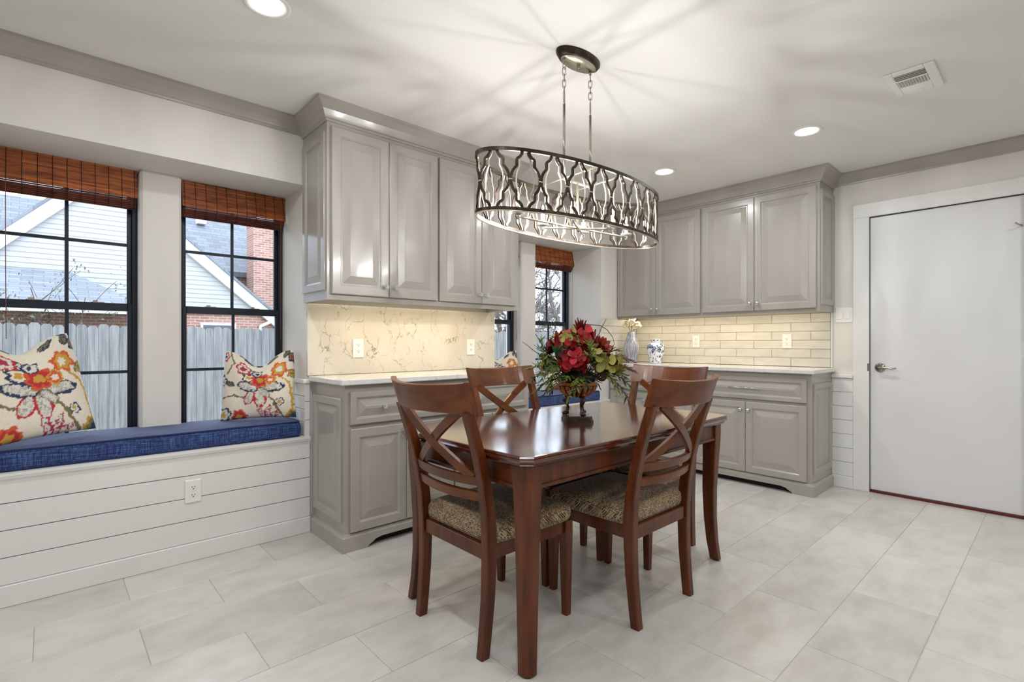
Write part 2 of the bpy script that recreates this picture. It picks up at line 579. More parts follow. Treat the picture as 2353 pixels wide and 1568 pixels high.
# ------------------------------------------------------------------ window seats
def bench(n, a, b_, right_pier, lab):
    """shiplap front boards, ledge, baseboard"""
    t = thing('window_seat_bench', lab, 'bench', ((a + b_) / 2, YA, 0), kind='structure')
    inv = lambda o: setattr(o, 'location', (-t.location.x, -t.location.y, 0))
    x0 = XMIN if n == 0 else 2.53
    x1 = 1.133 if n == 0 else 4.025
    inv(B('backing', 'dark_gap', t, x0, x1, YA - .004, YA + .02, 0, 0.54))
    zz = [0.09, 0.204, 0.318, 0.431, 0.545]
    for i in range(4):
        inv(B('shiplap_board', 'trim_white', t, x0, x1, YA - .016, YA - .002, zz[i] + .0018, zz[i + 1] - .0018, c=.001))
    inv(B('baseboard', 'trim_white', t, x0, x1, YA - .026, YA - .002, 0, 0.09, c=.003))
    # ledge with a small moulding under it
    mb = MB().prism([(YA - .030, .545), (YA - .030, .558), (YA + .42, .558), (YA + .42, .545)], 'x', a + .001, x1 - .003)
    mb.prism([(YA - .0165, .512), (YA - .0165, .545), (YA - .029, .545), (YA - .026, .534), (YA - .020, .526)], 'x', x0, x1)
    inv(mb.build('seat_ledge', 'trim_white', t))
    return t


bench(0, *REC[0], True, 'white shiplap window seat base beneath the pair of windows at left')
bench(1, *REC[1], True, 'white shiplap window seat base beneath the windows between the cabinets')


def wainscot(name, lab, parts):
    t = thing(name, lab, 'wainscot', kind='structure')
    for nm, a, c in parts:
        B(nm, 'trim_white', t, *a, c=c)
    return t


# shiplap on the inner sides of the recesses, with cap
for n, (xe, s, lab) in enumerate(((REC[0][1], -1, 'white shiplap and cap on the recess side beside the grey cabinet'),
                                  (REC[1][1], -1, 'white shiplap and cap on the recess side near the corner'),
                                  (REC[1][0], 1, 'white shiplap on the recess side behind the marble slab'))):
    P_ = []
    for i in range(4):
        z0 = .56 + i * .0765
        P_.append(('shiplap_board', (xe, xe + s * .012, YA + .0, 3.40, z0 + .0015, z0 + .0765 - .0015), .001))
    P_.append(('cap_rail', (xe, xe + s * .026, YA - .0, 3.40, .866, .89), .003))
    if n == 0:
        P_.append(('cap_rail', (xe - .026, 1.132, YA - .026, YA, .866, .89), .003))
        for i in range(3):
            z0 = .545 + i * .107
            P_.append(('shiplap_board', (xe - .012, 1.133, YA - .014, YA, z0 + .0015, z0 + .1055), .001))
    wainscot('recess_wainscot', lab, P_)
P_ = [('cap_rail', (XB - .028, XB, 1.083, 1.225, .835, .862), .003), ('baseboard', (XB - .022, XB, 1.083, 1.225, 0, .09), .003), ('backing', (XB - .005, XB, 1.083, 1.225, .09, .835), 0)]
for i in range(7):
    z0 = .09 + i * .1064
    P_.append(('shiplap_board', (XB - .014, XB, 1.083, 1.225, z0 + .0015, z0 + .1049), .001))
wainscot('shiplap_wainscot', 'narrow white shiplap panel between grey cabinet and door casing', P_)


# ------------------------------------------------------------------ windows
def window(n, x0, x1, lab):
    t = thing('window_%d' % n, lab, 'window', ((x0 + x1) / 2, YG, 0.6), kind='structure')
    ox, oy, oz = t.location
    bx = lambda nm, m, p, X0, X1, Y0, Y1, Z0, Z1, c=.002: B(nm, m, p, X0 - ox, X1 - ox, Y0 - oy, Y1 - oy, Z0 - oz, Z1 - oz, c=c)
    zb, zt, zm = 0.560, ZS, 1.292
    fw = .022
    mb = MB()
    f = [(x0, x0 + fw, zb, zt), (x1 - fw, x1, zb, zt), (x0 + fw, x1 - fw, zb, zb + .04), (x0 + fw, x1 - fw, zt - .03, zt)]
    for a, b_, c, d in f: mb.box(a - ox, b_ - ox, -.025, .045, c - oz, d - oz, .002)
    mb.build('frame', 'window_metal', t)
    for nm, z0, z1, yy in (('upper_sash', zm - .02, zt - .03, .014), ('lower_sash', zb + .04, zm + .02, -.010)):
        s = MB()
        a, b_ = x0 + fw, x1 - fw
        sw = .020
        rb = .040 if nm == 'lower_sash' else .022
        s.box(a - ox, a + sw - ox, yy - .011, yy + .011, z0 - oz, z1 - oz, .002)
        s.box(b_ - sw - ox, b_ - ox, yy - .011, yy + .011, z0 - oz, z1 - oz, .002)
        s.box(a + sw - ox, b_ - sw - ox, yy - .011, yy + .011, z0 - oz, z0 + .022 - oz, .002)
        s.box(a + sw - ox, b_ - sw - ox, yy - .013, yy + .011, z1 - rb - oz, z1 - oz, .002)
        so = s.build(nm, 'window_metal', t)
        cxm, czm = (a + b_) / 2, (z0 + .022 + z1 - rb) / 2
        B('muntin', 'window_metal', so, cxm - .008 - ox, cxm + .008 - ox, yy - .006, yy + .004, z0 + .022 - oz, z1 - rb - oz)
        B('muntin', 'window_metal', so, a + sw - ox, b_ - sw - ox, yy - .0062, yy + .0042, czm - .008 - oz, czm + .008 - oz)
        for xa, xb in ((a + sw, cxm), (cxm, b_ - sw)):
            for za, zc in ((z0 + .022, czm), (czm, z1 - rb)):
                B('pane', 'pane_glass', so, xa - ox, xb - ox, yy + .004, yy + .0065, za - oz, zc - oz)
        if nm == 'lower_sash':
            for q in (.27, .73):
                xx = a + (b_ - a) * q
                mb = MB().box(xx - .028 - ox, xx + .028 - ox, yy - .010, yy + .012, z1 - oz, z1 + .004 - oz)
                mb.box(xx - .020 - ox, xx + .0 - ox, yy - .004, yy + .004, z1 + .004 - oz, z1 + .012 - oz)
                mb.build('sash_lock', 'nickel', so)
    return t


WIN = [(REC[0][0], POST[0][0]), (POST[0][1], REC[0][1]), (REC[1][0], POST[1][0]), (POST[1][1], REC[1][1])]
for i, (a, b_) in enumerate(WIN):
    window(i + 1, a + .001, b_ - .001, ['dark framed sash window farthest left above the navy cushion', 'dark framed sash window right of the textured post by the tall grey cabinet',
                          'dark framed sash window half hidden behind the marble cabinet run', 'narrow looking dark framed sash window behind the flowers'][i])


# ------------------------------------------------------------------ woven blinds
def blind(x0, x1, lab, strings):
    w = x1 - x0
    t = thing('woven_wood_blind', lab, 'blind', ((x0 + x1) / 2, 3.37, ZS))
    h = w / 2
    B('head_rail', 'blind_slat_low', t, -h + .01, h - .01, -.012, .016, -.03, -.002)
    pit, n1 = .0084, 18
    s0 = MB().box(-h, h, -.0018, .0018, -.0046, .0046, .0010)
    first = s0.build('slat', 'blind_slat', t, (0, -.016, -.006))
    yb = lambda d: -.016 - .032 * (d / .15) ** 0.9
    for i in range(1, n1):
        d = .006 + i * pit
        inst(first, t, (0, yb(d), -d), rot=(.30, 0, 0))
    B('fold_backing', 'blind_slat_low', t, -h + .006, h - .006, -.006, -.003, -.200, -.155, loc=(0, .004, 0))
    s1 = MB().box(-h + .004, h - .004, -.0025, .0025, -.0044, .0044, .0012)
    f2 = None
    for i in range(8):
        d = .150 + i * .0078
        y = yb(.15) + .006 + i * .0052
        if f2 is None: f2 = s1.build('slat', 'blind_slat_low', t, (0, y, -d), (-.5, 0, 0))
        else: inst(f2, t, (0, y, -d), rot=(-.5, 0, 0))
    sp = None
    for i in range(strings):
        x = -h + .012 + (w - .024) * i / (strings - 1)
        pts = [(0, yb(d) - .0032, -d) for d in (.002, .04, .08, .12, .148)] + [(0, yb(.15) + .002, -.156), (0, yb(.15) + .036, -.208)]
        if sp is None: sp = MB().tube(pts, .0013, 5).build('binding_string', 'blind_string', t, (x, 0, 0))
        else: inst(sp, t, (x, 0, 0))
    xs = h - .03 if x0 > .3 else -h + .065
    MB().tube([(xs, -.05, -.15), (xs, -.045, -.5), (xs + .002, -.04, -.9)], .0016, 5).build('pull_cord', 'lead_cord', t)
    return t


BL = ['woven wood blind on the leftmost window', 'woven wood blind beside the tall grey cabinet', 'woven wood blind mostly hidden by the grey wall cabinet', 'finely woven wood blind on the narrow window behind the pendant']
for i, (a, b_) in enumerate(WIN):
    blind(a + .008, b_ - .008, BL[i], 11 if i < 2 else 9)


# ------------------------------------------------------------------ cushions
def cushion(a, b_, lab):
    t = thing('seat_cushion', lab, 'cushion', ((a + b_) / 2, (YA + 3.40) / 2, .558), group='navy window seat cushions')
    hx, hy = (b_ - a) / 2, (3.395 - (YA - .012)) / 2
    # rounded slab
    rings = []
    H = .09
    for q in range(0, 7):
        ang = PI * q / 6
        ins = .012 * (1 - math.sin(ang))
        z = H / 2 - H / 2 * math.cos(ang)
        ring = []
        n = 14
        pts = []
        for i in range(n): pts.append((-hx + 2 * hx * i / n, -hy))
        for i in range(5): pts.append((hx, -hy + 2 * hy * i / 5))
        for i in range(n): pts.append((hx - 2 * hx * i / n, hy))
        for i in range(5): pts.append((-hx, hy - 2 * hy * i / 5))
        for x, y in pts:
            ring.append((x * (hx - ins) / hx, y * (hy - ins) / hy, z))
        rings.append(ring)
    body = MB().loops(rings, cap=False, smooth=False)
    # slightly domed top as a grid
    nx, ny = 28, 8
    v, f = [], []
    for j in range(ny + 1):
        for i in range(nx + 1):
            s, r = i / nx * 2 - 1, j / ny * 2 - 1
            v.append((s * (hx - .012), r * (hy - .012), H + .006 * (1 - s ** 8) * (1 - r ** 6) + .0012 * math.sin(9 * s + 3 * r)))
    for j in range(ny):
        for i in range(nx):
            q = j * (nx + 1) + i
            f.append((q, q + 1, q + nx + 2, q + nx + 1))
    body.add(v, f, True)
    body.add([(-hx + .012, -hy + .012, 0), (hx - .012, -hy + .012, 0), (hx - .012, hy - .012, 0), (-hx + .012, hy - .012, 0)], [(0, 3, 2, 1)])
    body.build('cushion_body', 'navy_linen', t)
    e = .007
    for z in (H - .004, .004):
        pts = [(-hx + e, -hy + e, z), (-hx * .5, -hy + e, z), (0, -hy + e - .001, z), (hx * .5, -hy + e, z), (hx - e - .006, -hy + e, z), (hx - e, -hy + e + .006, z), (hx - e, hy - e, z), (-hx + e, hy - e, z)]
        MB().tube(pts, .0045, 6, closed=True).build('piping', 'navy_piping', t)
    return t


cushion(REC[0][0] + .004, 1.085, 'long navy slub cushion on the left window seat')
cushion(REC[1][0] + .02, REC[1][1] - .016, 'navy slub cushion on the window seat behind the table')


# ------------------------------------------------------------------ pillows with a printed flower pattern
def hash_noise(x, y, s=0.0):
    return (np.sin(x * 12.9898 + y * 78.233 + s) * 43758.5453) % 1.0


def vnoise(x, y, seed=0.0):
    xi, yi = np.floor(x), np.floor(y)
    fx, fy = x - xi, y - yi
    fx, fy = fx * fx * (3 - 2 * fx), fy * fy * (3 - 2 * fy)
    h = lambda a, b_: hash_noise(a, b_, seed)
    return (h(xi, yi) * (1 - fx) + h(xi + 1, yi) * fx) * (1 - fy) + (h(xi, yi + 1) * (1 - fx) + h(xi + 1, yi + 1) * fx) * fy


CREAM, NAVY, RED, ORANGE, GOLD, OLIVE, BERRY, STONE = [np.array(sr(c)[:3]) for c in ('#e6dccb', '#2d3a55', '#b8303a', '#cf5a34', '#c79a3f', '#77704a', '#a8324f', '#d8d4ca')]


def paint(s, t, seed):
    """printed pattern over s, t in -1..1 -> rgb"""
    n = s.size
    col = np.tile(CREAM, (n, 1))
    ds = s + .05 * (vnoise(s * 14, t * 14, seed) - .5) + .03 * (vnoise(s * 40, t * 40, seed + 3) - .5)
    dt = t + .05 * (vnoise(s * 14 + 9, t * 14, seed + 1) - .5) + .03 * (vnoise(s * 40 + 7, t * 40, seed + 5) - .5)

    def petal(cx, cy, ang, L, W, edge, fill, dots=None):
        c, q = math.cos(ang), math.sin(ang)
        a = (ds - cx) * c + (dt - cy) * q
        b = -(ds - cx) * q + (dt - cy) * c
        u = a / L
        wdt = W * np.sqrt(np.clip(np.sin(PI * np.clip(u, 0, 1) ** .75), 0, 1)) + 1e-4
        r = np.abs(b) / wdt
        ins = (u > 0) & (u < 1) & (r < 1)
        inner = ins & (r < .68) & (u > .1) & (u < .88)
        col[ins] = edge
        col[inner] = fill
        if dots is not None:
            dd = inner & (hash_noise(np.floor(ds * 55), np.floor(dt * 55), seed) > .66)
            col[dd] = dots

    def blossom(cx, cy, r, n_, ang, edge, mid, core):
        dx, dy = ds - cx, dt - cy
        rr = np.hypot(dx, dy)
        th = np.arctan2(dy, dx)
        R = r * (.72 + .28 * np.abs(np.cos(n_ / 2 * (th + ang))))
        col[rr < R] = edge
        col[rr < R * .74] = mid
        col[rr < R * .40] = core

    def stem(pts, w, c):
        for (x0, y0), (x1, y1) in zip(pts[:-1], pts[1:]):
            L2 = (x1 - x0) ** 2 + (y1 - y0) ** 2
            u = np.clip(((ds - x0) * (x1 - x0) + (dt - y0) * (y1 - y0)) / L2, 0, 1)
            d = np.hypot(ds - x0 - u * (x1 - x0), dt - y0 - u * (y1 - y0))
            col[d < w] = c

    stem([(-.95, -.35), (-.6, -.28), (-.3, -.4), (0, -.2)], .022, OLIVE)
    stem([(.15, -.25), (.35, -.45), (.5, -.75), (.62, -.98)], .03, OLIVE)
    stem([(.55, .2), (.75, 0), (.82, -.4), (.8, -.8)], .028, GOLD)
    stem([(-.75, .95), (-.6, .6), (-.75, .3)], .02, OLIVE)
    # large lily
    for ang, L, W, e in ((-2.25, .55, .15, RED), (-1.45, .55, .15, RED), (.05, .62, .15, NAVY), (2.9, .55, .15, NAVY), (-.75, .36, .09, OLIVE)):
        petal(.02, -.12, ang, L, W, e, STONE, STONE * .55)
    for ang, L, W in ((2.3, .58, .15), (1.9, .62, .13)):
        petal(.0, .0, ang, L, W, NAVY, STONE, NAVY)
    blossom(-.22, .2, .17, 5, .3, NAVY, CREAM, GOLD)
    blossom(-.36, .48, .2, 5, .9, RED, STONE, BERRY)
    blossom(.06, .12, .25, 7, .1, ORANGE, RED, GOLD)
    blossom(.3, .1, .15, 6, .5, GOLD, ORANGE, CREAM)
    blossom(.5, .38, .22, 6, .2, ORANGE, GOLD, CREAM)
    blossom(-.02, .38, .15, 5, .6, NAVY, STONE, NAVY)
    blossom(.52, -.5, .12, 5, .2, NAVY, STONE, GOLD)
    blossom(.86, .7, .16, 5, 0, NAVY, OLIVE, RED)
    blossom(.8, .25, .12, 5, 0, OLIVE, GOLD, OLIVE)
    blossom(-.86, .75, .14, 5, 0, RED, STONE, NAVY)
    blossom(-.82, -.75, .2, 6, 0, NAVY, STONE, GOLD)
    blossom(-.45, -.85, .2, 6, 0, ORANGE, RED, GOLD)
    blossom(.82, -.85, .2, 6, 0, GOLD, OLIVE, NAVY)
    blossom(-.9, .1, .16, 5, 0, NAVY, CREAM, OLIVE)
    for ang in (-.2, .5, 1.2, 2.0):
        petal(.15, -.95, ang, .42, .07, BERRY, STONE, BERRY)
    for a_, b_, ang in ((.72, .85, 2.2), (.6, .7, .9), (-.5, .9, .4), (-.15, .8, 2.6), (.2, .75, .3), (-.6, -.05, 2.5)):
        petal(a_, b_, ang, .26, .07, NAVY, OLIVE, NAVY)
    wob = .93 + .14 * vnoise(s * 90, t * 90, seed + 11)
    return np.clip(col * wob[:, None], 0, 1)


def pillow(loc, nrm, size, lean, roll, lab, seed, chop=.25, res=110):
    """karate-chopped square pillow, nrm = horizontal facing direction"""
    S = size / 2
    g = np.linspace(-1, 1, res)
    s, v = np.meshgrid(g, g)
    s, v = s.ravel(), v.ravel()
    verts, faces, cols = [], [], []
    for side in (1, -1):
        puff = .062 * size / .42 * ((1 - s ** 2).clip(0) ** .5 * (1 - v ** 2).clip(0) ** .5) ** .8
        top = np.clip((v + .35) / 1.35, 0, 1) ** 2
        dip = chop * S * np.exp(-(s / .42) ** 2) * top * 1.1
        pinch_x = s * S * (1 - .06 * (1 - v ** 2))
        z = v * S * (1 - .05 * (1 - s ** 2)) - dip
        ear = np.clip(np.abs(s) - .55, 0, 1) * np.clip(v - .4, 0, 1)
        pinch_x = pinch_x - np.sign(s) * ear * S * .35
        crease = .018 * np.exp(-(s / .16) ** 2) * np.clip(v, 0, 1) ** 1.2
        fold = .004 * np.sin(9 * s + 5 * v + seed) * (1 - s ** 2) * (1 - v ** 2)
        y = -side * (puff - crease * side * .8 + fold)
        base = len(verts)
        verts += list(zip(pinch_x, y, z))
        cols.append(paint(s * (1 if side > 0 else -1) * .88 - .02, v * .90, seed))
        for j in range(res - 1):
            for i in range(res - 1):
                q = base + j * res + i
                quad = (q, q + 1, q + res + 1, q + res)
                faces.append(quad if side > 0 else quad[::-1])
    me = bpy.data.meshes.new('throw_pillow')
    me.from_pydata([tuple(map(float, p)) for p in verts], [], faces)
    me.polygons.foreach_set('use_smooth', [True] * len(faces))
    at = me.color_attributes.new('print', 'FLOAT_COLOR', 'POINT')
    c = np.concatenate(cols)
    at.data.foreach_set('color', np.concatenate([c, np.ones((len(c), 1))], 1).astype(np.float32).ravel())
    me.materials.append(MATS['pillow_print'])
    o = bpy.data.objects.new('throw_pillow', me)
    COL.objects.link(o)
    rz = math.atan2(nrm[0], -nrm[1])
    o.rotation_mode = 'XYZ'
    R = Matrix.Rotation(rz, 3, 'Z') @ Matrix.Rotation(-lean, 3, 'X') @ Matrix.Rotation(roll, 3, 'Y')
    o.rotation_euler = R.to_euler()
    zs = [(R @ Vector(p)).z for p in verts[::7]]
    o.location = (loc[0], loc[1], loc[2] - min(zs))
    tag(o, lab, 'pillow', 'floral throw pillows')
    return o


ZT = .650
pillow((-.075, 3.165, ZT), (.50, -.866), .49, .26, -.06, 'floral throw pillow cut off by the left edge of the picture', 2.0, .30)
pillow((.925, 3.215, ZT), (-.50, -.866), .41, .20, -.03, 'floral throw pillow propped beside the second window near the cabinet', 5.0, .42)
pillow((2.82, 3.255, ZT), (-.35, -.93), .40, .22, .02, 'floral throw pillow peeking past the marble slab', 8.0, .35, 60)
pillow((3.62, 3.24, ZT), (-.60, -.80), .36, .22, -.02, 'floral throw pillow hidden behind the flower urn', 11.0, .35, 60)


# ------------------------------------------------------------------ cabinets
def panel_mesh(w, h, t=.02, fr=.052, field=.040):
    """raised panel door / drawer: x 0..w, z 0..h, back at y=0, front at y=-t"""
    mb = MB()
    seq = [(0, 0), (0, -t + .004), (.004, -t), (fr - .006, -t), (fr - .003, -t + .003), (fr, -t + .0035), (fr + .003, -t + .009), (fr + .008, -t + .009), (fr + .008 + field, -t + .0015), (fr + .010 + field, -t + .0005)]
    rings = [[(i, y, i), (w - i, y, i), (w - i, y, h - i), (i, y, h - i)] for i, y in seq]
    mb.loops(rings)
    return mb


def knob_mesh(kind):
    mb = MB()
    bm = bmesh.new()
    bmesh.ops.create_icosphere(bm, subdivisions=2 if kind == 'crystal' else 3, radius=.0145)
    for v in bm.verts:
        v.co = (v.co.x, v.co.y * .75 - .024, v.co.z)
    mb.bm(bm, kind != 'crystal')
    rings = []
    for r, y in ((.008, 0), (.008, -.003), (.005, -.005), (.005, -.014)):
        rings.append([(r * math.cos(2 * PI * i / 12), y, r * math.sin(2 * PI * i / 12)) for i in range(12)])
    st = MB().loops(rings, smooth=True)
    return mb, st


KN = {}


def knob(kind, parent, x, z, t=.02):
    if kind not in KN:
        mb, st = knob_mesh(kind)
        off = len(mb.v)
        mb.add(st.v, st.f, True)
        o = mb.build('knob', 'crystal' if kind == 'crystal' else 'chrome', parent, (x, -t, z))
        if kind == 'crystal':
            o.data.materials.append(MATS['chrome'])
            nf = len(o.data.polygons)
            for p in o.data.polygons:
                if min(p.vertices) >= off: p.material_index = 1
        o['label'] = 'faceted crystal knob' if kind == 'crystal' else 'round polished metal knob'
        KN[kind] = o
        return o
    return inst(KN[kind], parent, (x, -t, z))


def bar_pull(parent, x0, x1, z, t=.02):
    mb = MB().tube([(x0, -t - .028, z), (x1, -t - .028, z)], .005, 10)
    for x in (x0 + .03, x1 - .03):
        mb.tube([(x, -t + .001, z), (x, -t - .028, z)], .004, 8)
    o = mb.build('bar_pull', 'chrome', parent)
    o['label'] = 'slim polished bar pull'
    return o


def upper_cabinet(lab, loc, rz, W, D, z0, doors, dz0, dz1, kn, ends, undercol):
    t = thing('wall_cabinet', lab, 'cabinet', (loc[0], loc[1], z0), rz)
    zt = ZC - z0
    mb = MB()
    T = .019
    # carcass with open underside lip (light rail)
    mb.box(0, W, T, D, .03, zt - .002)
    mb.box(0, W, 0, T, 0, zt - .002)          # face frame
    mb.box(0, T, T, D, 0, .03)
    mb.box(W - T, W, T, D, 0, .03)
    mb.build('cabinet_body', 'cabinet_paint', t)
    for a, b_ in doors:
        d = panel_mesh(b_ - a, dz1 - dz0).build('door', 'cabinet_paint', t, (a, -.001, dz0 - z0))
        i = doors.index((a, b_))
        knob(kn, d, (b_ - a) - .028 if i % 2 == 0 else .028, .058)
    if 'L' in ends:
        panel_mesh(D - .03, 2.285 - z0 - .10, .012, .045, .03).build('end_panel', 'cabinet_paint', t, (.0, D - .015, .05), (0, 0, -PI / 2))
    if 'R' in ends:
        panel_mesh(D - .03, 2.285 - z0 - .10, .012, .045, .03).build('end_panel', 'cabinet_paint', t, (W, .015, .05), (0, 0, PI / 2))
    prof = [(0.0, -0.098), (0.008, -0.098), (0.010, -0.088), (0.018, -0.084), (0.022, -0.074), (0.036, -0.048), (0.056, -0.028), (0.064, -0.020), (0.074, -0.015), (0.074, 0.0), (0.0, 0.0)]
    path = []
    if 'L' in ends: path += [(0, D, -1, 0), (0, 0, -1, -1)]
    else: path += [(0, 0, 0, -1)]
    if 'R' in ends: path += [(W, 0, 1, -1), (W, D, 1, 0)]
    else: path += [(W, 0, 0, -1)]
    sweep_path(MB(), prof, path, zt - .0005).build('crown_moulding', 'cabinet_paint', t)
    s = B('light_strip', 'led', t, .08, W - .08, .06, .075, .022, .03)
    s['label'] = 'thin lit strip under the cabinet'
    ld = bpy.data.lights.new('strip_light', 'AREA')
    ld.shape = 'RECTANGLE'; ld.size = W - .16; ld.size_y = .02
    ld.energy = STRIP_W; ld.color = undercol
    lo = bpy.data.objects.new('strip_light', ld)
    link(lo, t)
    lo.location = (W / 2, .0675, .02)
    return t


UA = upper_cabinet('grey wall cabinet with four raised panel doors above the marble slab', (1.10, 2.66), 0, 1.40, YA - 2.66 - .001, 1.335,
                   [(.020, .357), (.360, .694), (.710, 1.046), (1.049, 1.360)], 1.365, 2.262, 'crystal', 'LR', STRIP_COL)
UB = upper_cabinet('grey wall cabinet with four doors above the subway tiles', (4.17, YA - .001), -PI / 2, 1.784, XB - 4.17 - .001, 1.338,
                   [(.008, .429), (.432, .867), (.888, 1.320), (1.323, 1.764)], 1.360, 2.262, 'metal', 'R', STRIP_COL)


def base_cabinet(lab, loc, rz, W, D, doors, drawers, kn, ends, pull):
    t = thing('base_cabinet', lab, 'cabinet', (loc[0], loc[1], 0), rz)
    H = .878
    MB().box(0, W, 0, D, .07, H).build('cabinet_body', 'cabinet_paint', t)
    for i, (a, b_) in enumerate(doors):
        d = panel_mesh(b_ - a, .645 - .098).build('door', 'cabinet_paint', t, (a, -.001, .098))
        knob(kn, d, (b_ - a) - .028 if i % 2 == 0 else .028, .645 - .098 - .062)
    for a, b_ in drawers:
        d = panel_mesh(b_ - a, .175, .02, .036, .034).build('drawer', 'cabinet_paint', t, (a, -.001, .667))
        w = b_ - a
        if pull: bar_pull(d, w / 2 - .125, w / 2 + .125, .0875)
        else:
            knob(kn, d, w * .28, .0875); knob(kn, d, w * .72, .0875)
    pm = lambda: panel_mesh(D - .05, .66, .012, .045, .03)
    if 'L' in ends: pm().build('end_panel', 'cabinet_paint', t, (0, D - .02, .145), (0, 0, -PI / 2))
    if 'R' in ends: pm().build('end_panel', 'cabinet_paint', t, (W, .03, .145), (0, 0, PI / 2))
    # plinth: bracket feet and arch
    q = .02
    x0 = -q if 'L' in ends else 0
    x1 = W + q if 'R' in ends else W
    fl = .14
    arch = [(x0 + fl, 0), (x0 + fl + .012, .014), (x0 + fl + .03, .022), (x0 + fl + .05, .036), (x0 + fl + .085, .043)]
    arcr = [(x0 + x1 - a, b_) for a, b_ in arch][::-1]
    poly = [(x0, 0)] + arch + arcr + [(x1, 0), (x1, .072), (x0, .072)]
    # split into convex pieces: two feet and the bridge
    mb = MB()
    mb.prism([(x0, 0), (x0 + fl, 0)] + arch[1:] + [(x0 + fl + .085, .072), (x0, .072)], 'y', -q, 0)
    mb.prism([(x1, 0), (x1, .072), (x1 - fl - .085, .072)] + arcr[:-1] + [(x1 - fl, 0)], 'y', -q, 0)
    mb.prism([(x0 + fl + .085, .043), (x1 - fl - .085, .043), (x1 - fl - .085, .072), (x0 + fl + .085, .072)], 'y', -q, 0)
    for e, xs in (('L', (-q, 0)), ('R', (W, W + q))):
        if e in ends: mb.box(xs[0], xs[1], 0, D, 0, .072)
    path = []
    prof = [(0, .070), (.0205, .070), (.020, .076), (.012, .082), (.008, .090), (0, .092)]
    path += [(0, D, -1, 0), (0, 0, -1, -1)] if 'L' in ends else [(0, 0, 0, -1)]
    path += [(W, 0, 1, -1), (W, D, 1, 0)] if 'R' in ends else [(W, 0, 0, -1)]
    sweep_path(mb, prof, path, 0)
    mb.build('plinth', 'cabinet_paint', t)
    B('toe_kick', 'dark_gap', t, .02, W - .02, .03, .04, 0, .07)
    return t


BA = base_cabinet('grey base cabinet with crystal knobs under the marble slab', (1.153, 2.56), 0, 1.352, YA - 2.56 - .018,
                  [(.027, .359), (.362, .692), (.704, .999), (1.002, 1.325)], [(.027, .692), (.704, 1.325)], 'crystal', 'LR', False)
BB = base_cabinet('grey base cabinet with bar pulls along the tiled wall', (4.03, YA - .017), -PI / 2, 1.757, XB - 4.03 - .016,
                  [(.008, .424), (.427, .846), (.868, 1.293), (1.296, 1.727)], [(.008, .846), (.868, 1.727)], 'metal', 'R', True)


def worktop(lab, x0, x1, y0, y1):
    o = MB().box(x0, x1, y0, y1, .879, .909, .004).build('worktop', 'quartz_top')
    return tag(o, lab, 'worktop')


worktop('white quartz worktop in front of the marble slab', 1.123, 2.535, 2.525, YA - .019)
worktop('white quartz worktop in front of the subway tiles', 3.985, XB - .012, 1.200, YA - .012)
o = B('slab_backsplash', 'marble', None, 1.118, 2.553, YA - .018, YA - .001, .910, 1.334, c=.001)
tag(o, 'cream veined stone slab behind the worktop', 'backsplash')

# subway tiles: right wall and its short return on the window wall
tb = thing('tile_backsplash', 'glazed cream subway tiles in running bond with a narrow edge trim', 'backsplash', (XB, 2.1, .91))
L = .2945
rows = 6
rh = (1.3370 - .9095) / rows
B('grout_bed', 'grout_wall', tb, -.006, -.001, 1.226 - 2.1, YA - 2.1 - .001, 0, rows * rh)
B('grout_bed', 'grout_wall', tb, 3.885 - XB, -.007, YA - 2.1 - .006, YA - 2.1 - .001, 0, rows * rh)
tc_ = {}


def wtile(w, rot, loc):
    key = (round(w, 3))
    if key not in tc_:
        tc_[key] = MB().box(0, w - .003, -.009, 0, 0, rh - .003, .0022).build('tile', 'tile_wall', tb, loc, (0, 0, rot))
    else:
        inst(tc_[key], tb, loc, (0, 0, rot))


for r in range(rows):
    z = rh * r + .0015
    # from the right end (y = 1.232) leftwards; local x -> world -y after rot -90
    joints = [1.232]
    j = 1.517 if r % 2 == 0 else 1.371
    while j < YA - .012:
        joints.append(j); j += L
    joints.append(YA - .010)
    for a, b_ in zip(joints[:-1], joints[1:]):
        wtile(b_ - a, -PI / 2, (-.003, b_ - 2.1 - .0015, z))
    xs = [3.888]
    j = 3.888 + (.19 if r % 2 == 0 else .05)
    while j < XB - .015:
        xs.append(j); j += L
    xs.append(XB - .012)
    for a, b_ in zip(xs[:-1], xs[1:]):
        if b_ - a > .01: wtile(b_ - a, 0, (a - XB + .0015, YA - 2.1 - .003, z))
B('edge_trim', 'trim_white', tb, -.014, -.001, 1.219 - 2.1, 1.229 - 2.1, 0, 1.338 - .91, c=.002)
B('edge_trim', 'tile_wall', tb, 3.878 - XB, 3.886 - XB, YA - 2.1 - .014, YA - 2.1 - .001, 0, rows * rh, c=.002)


# ------------------------------------------------------------------ outlets and switch
def plate(mb, w=.072, h=.116):
    seq = [(0, 0), (0, -.003), (.004, -.006)]
    mb.loops([[(-w / 2 + i, y, -h / 2 + i), (w / 2 - i, y, -h / 2 + i), (w / 2 - i, y, h / 2 - i), (-w / 2 + i, y, h / 2 - i)] for i, y in seq])
    return mb


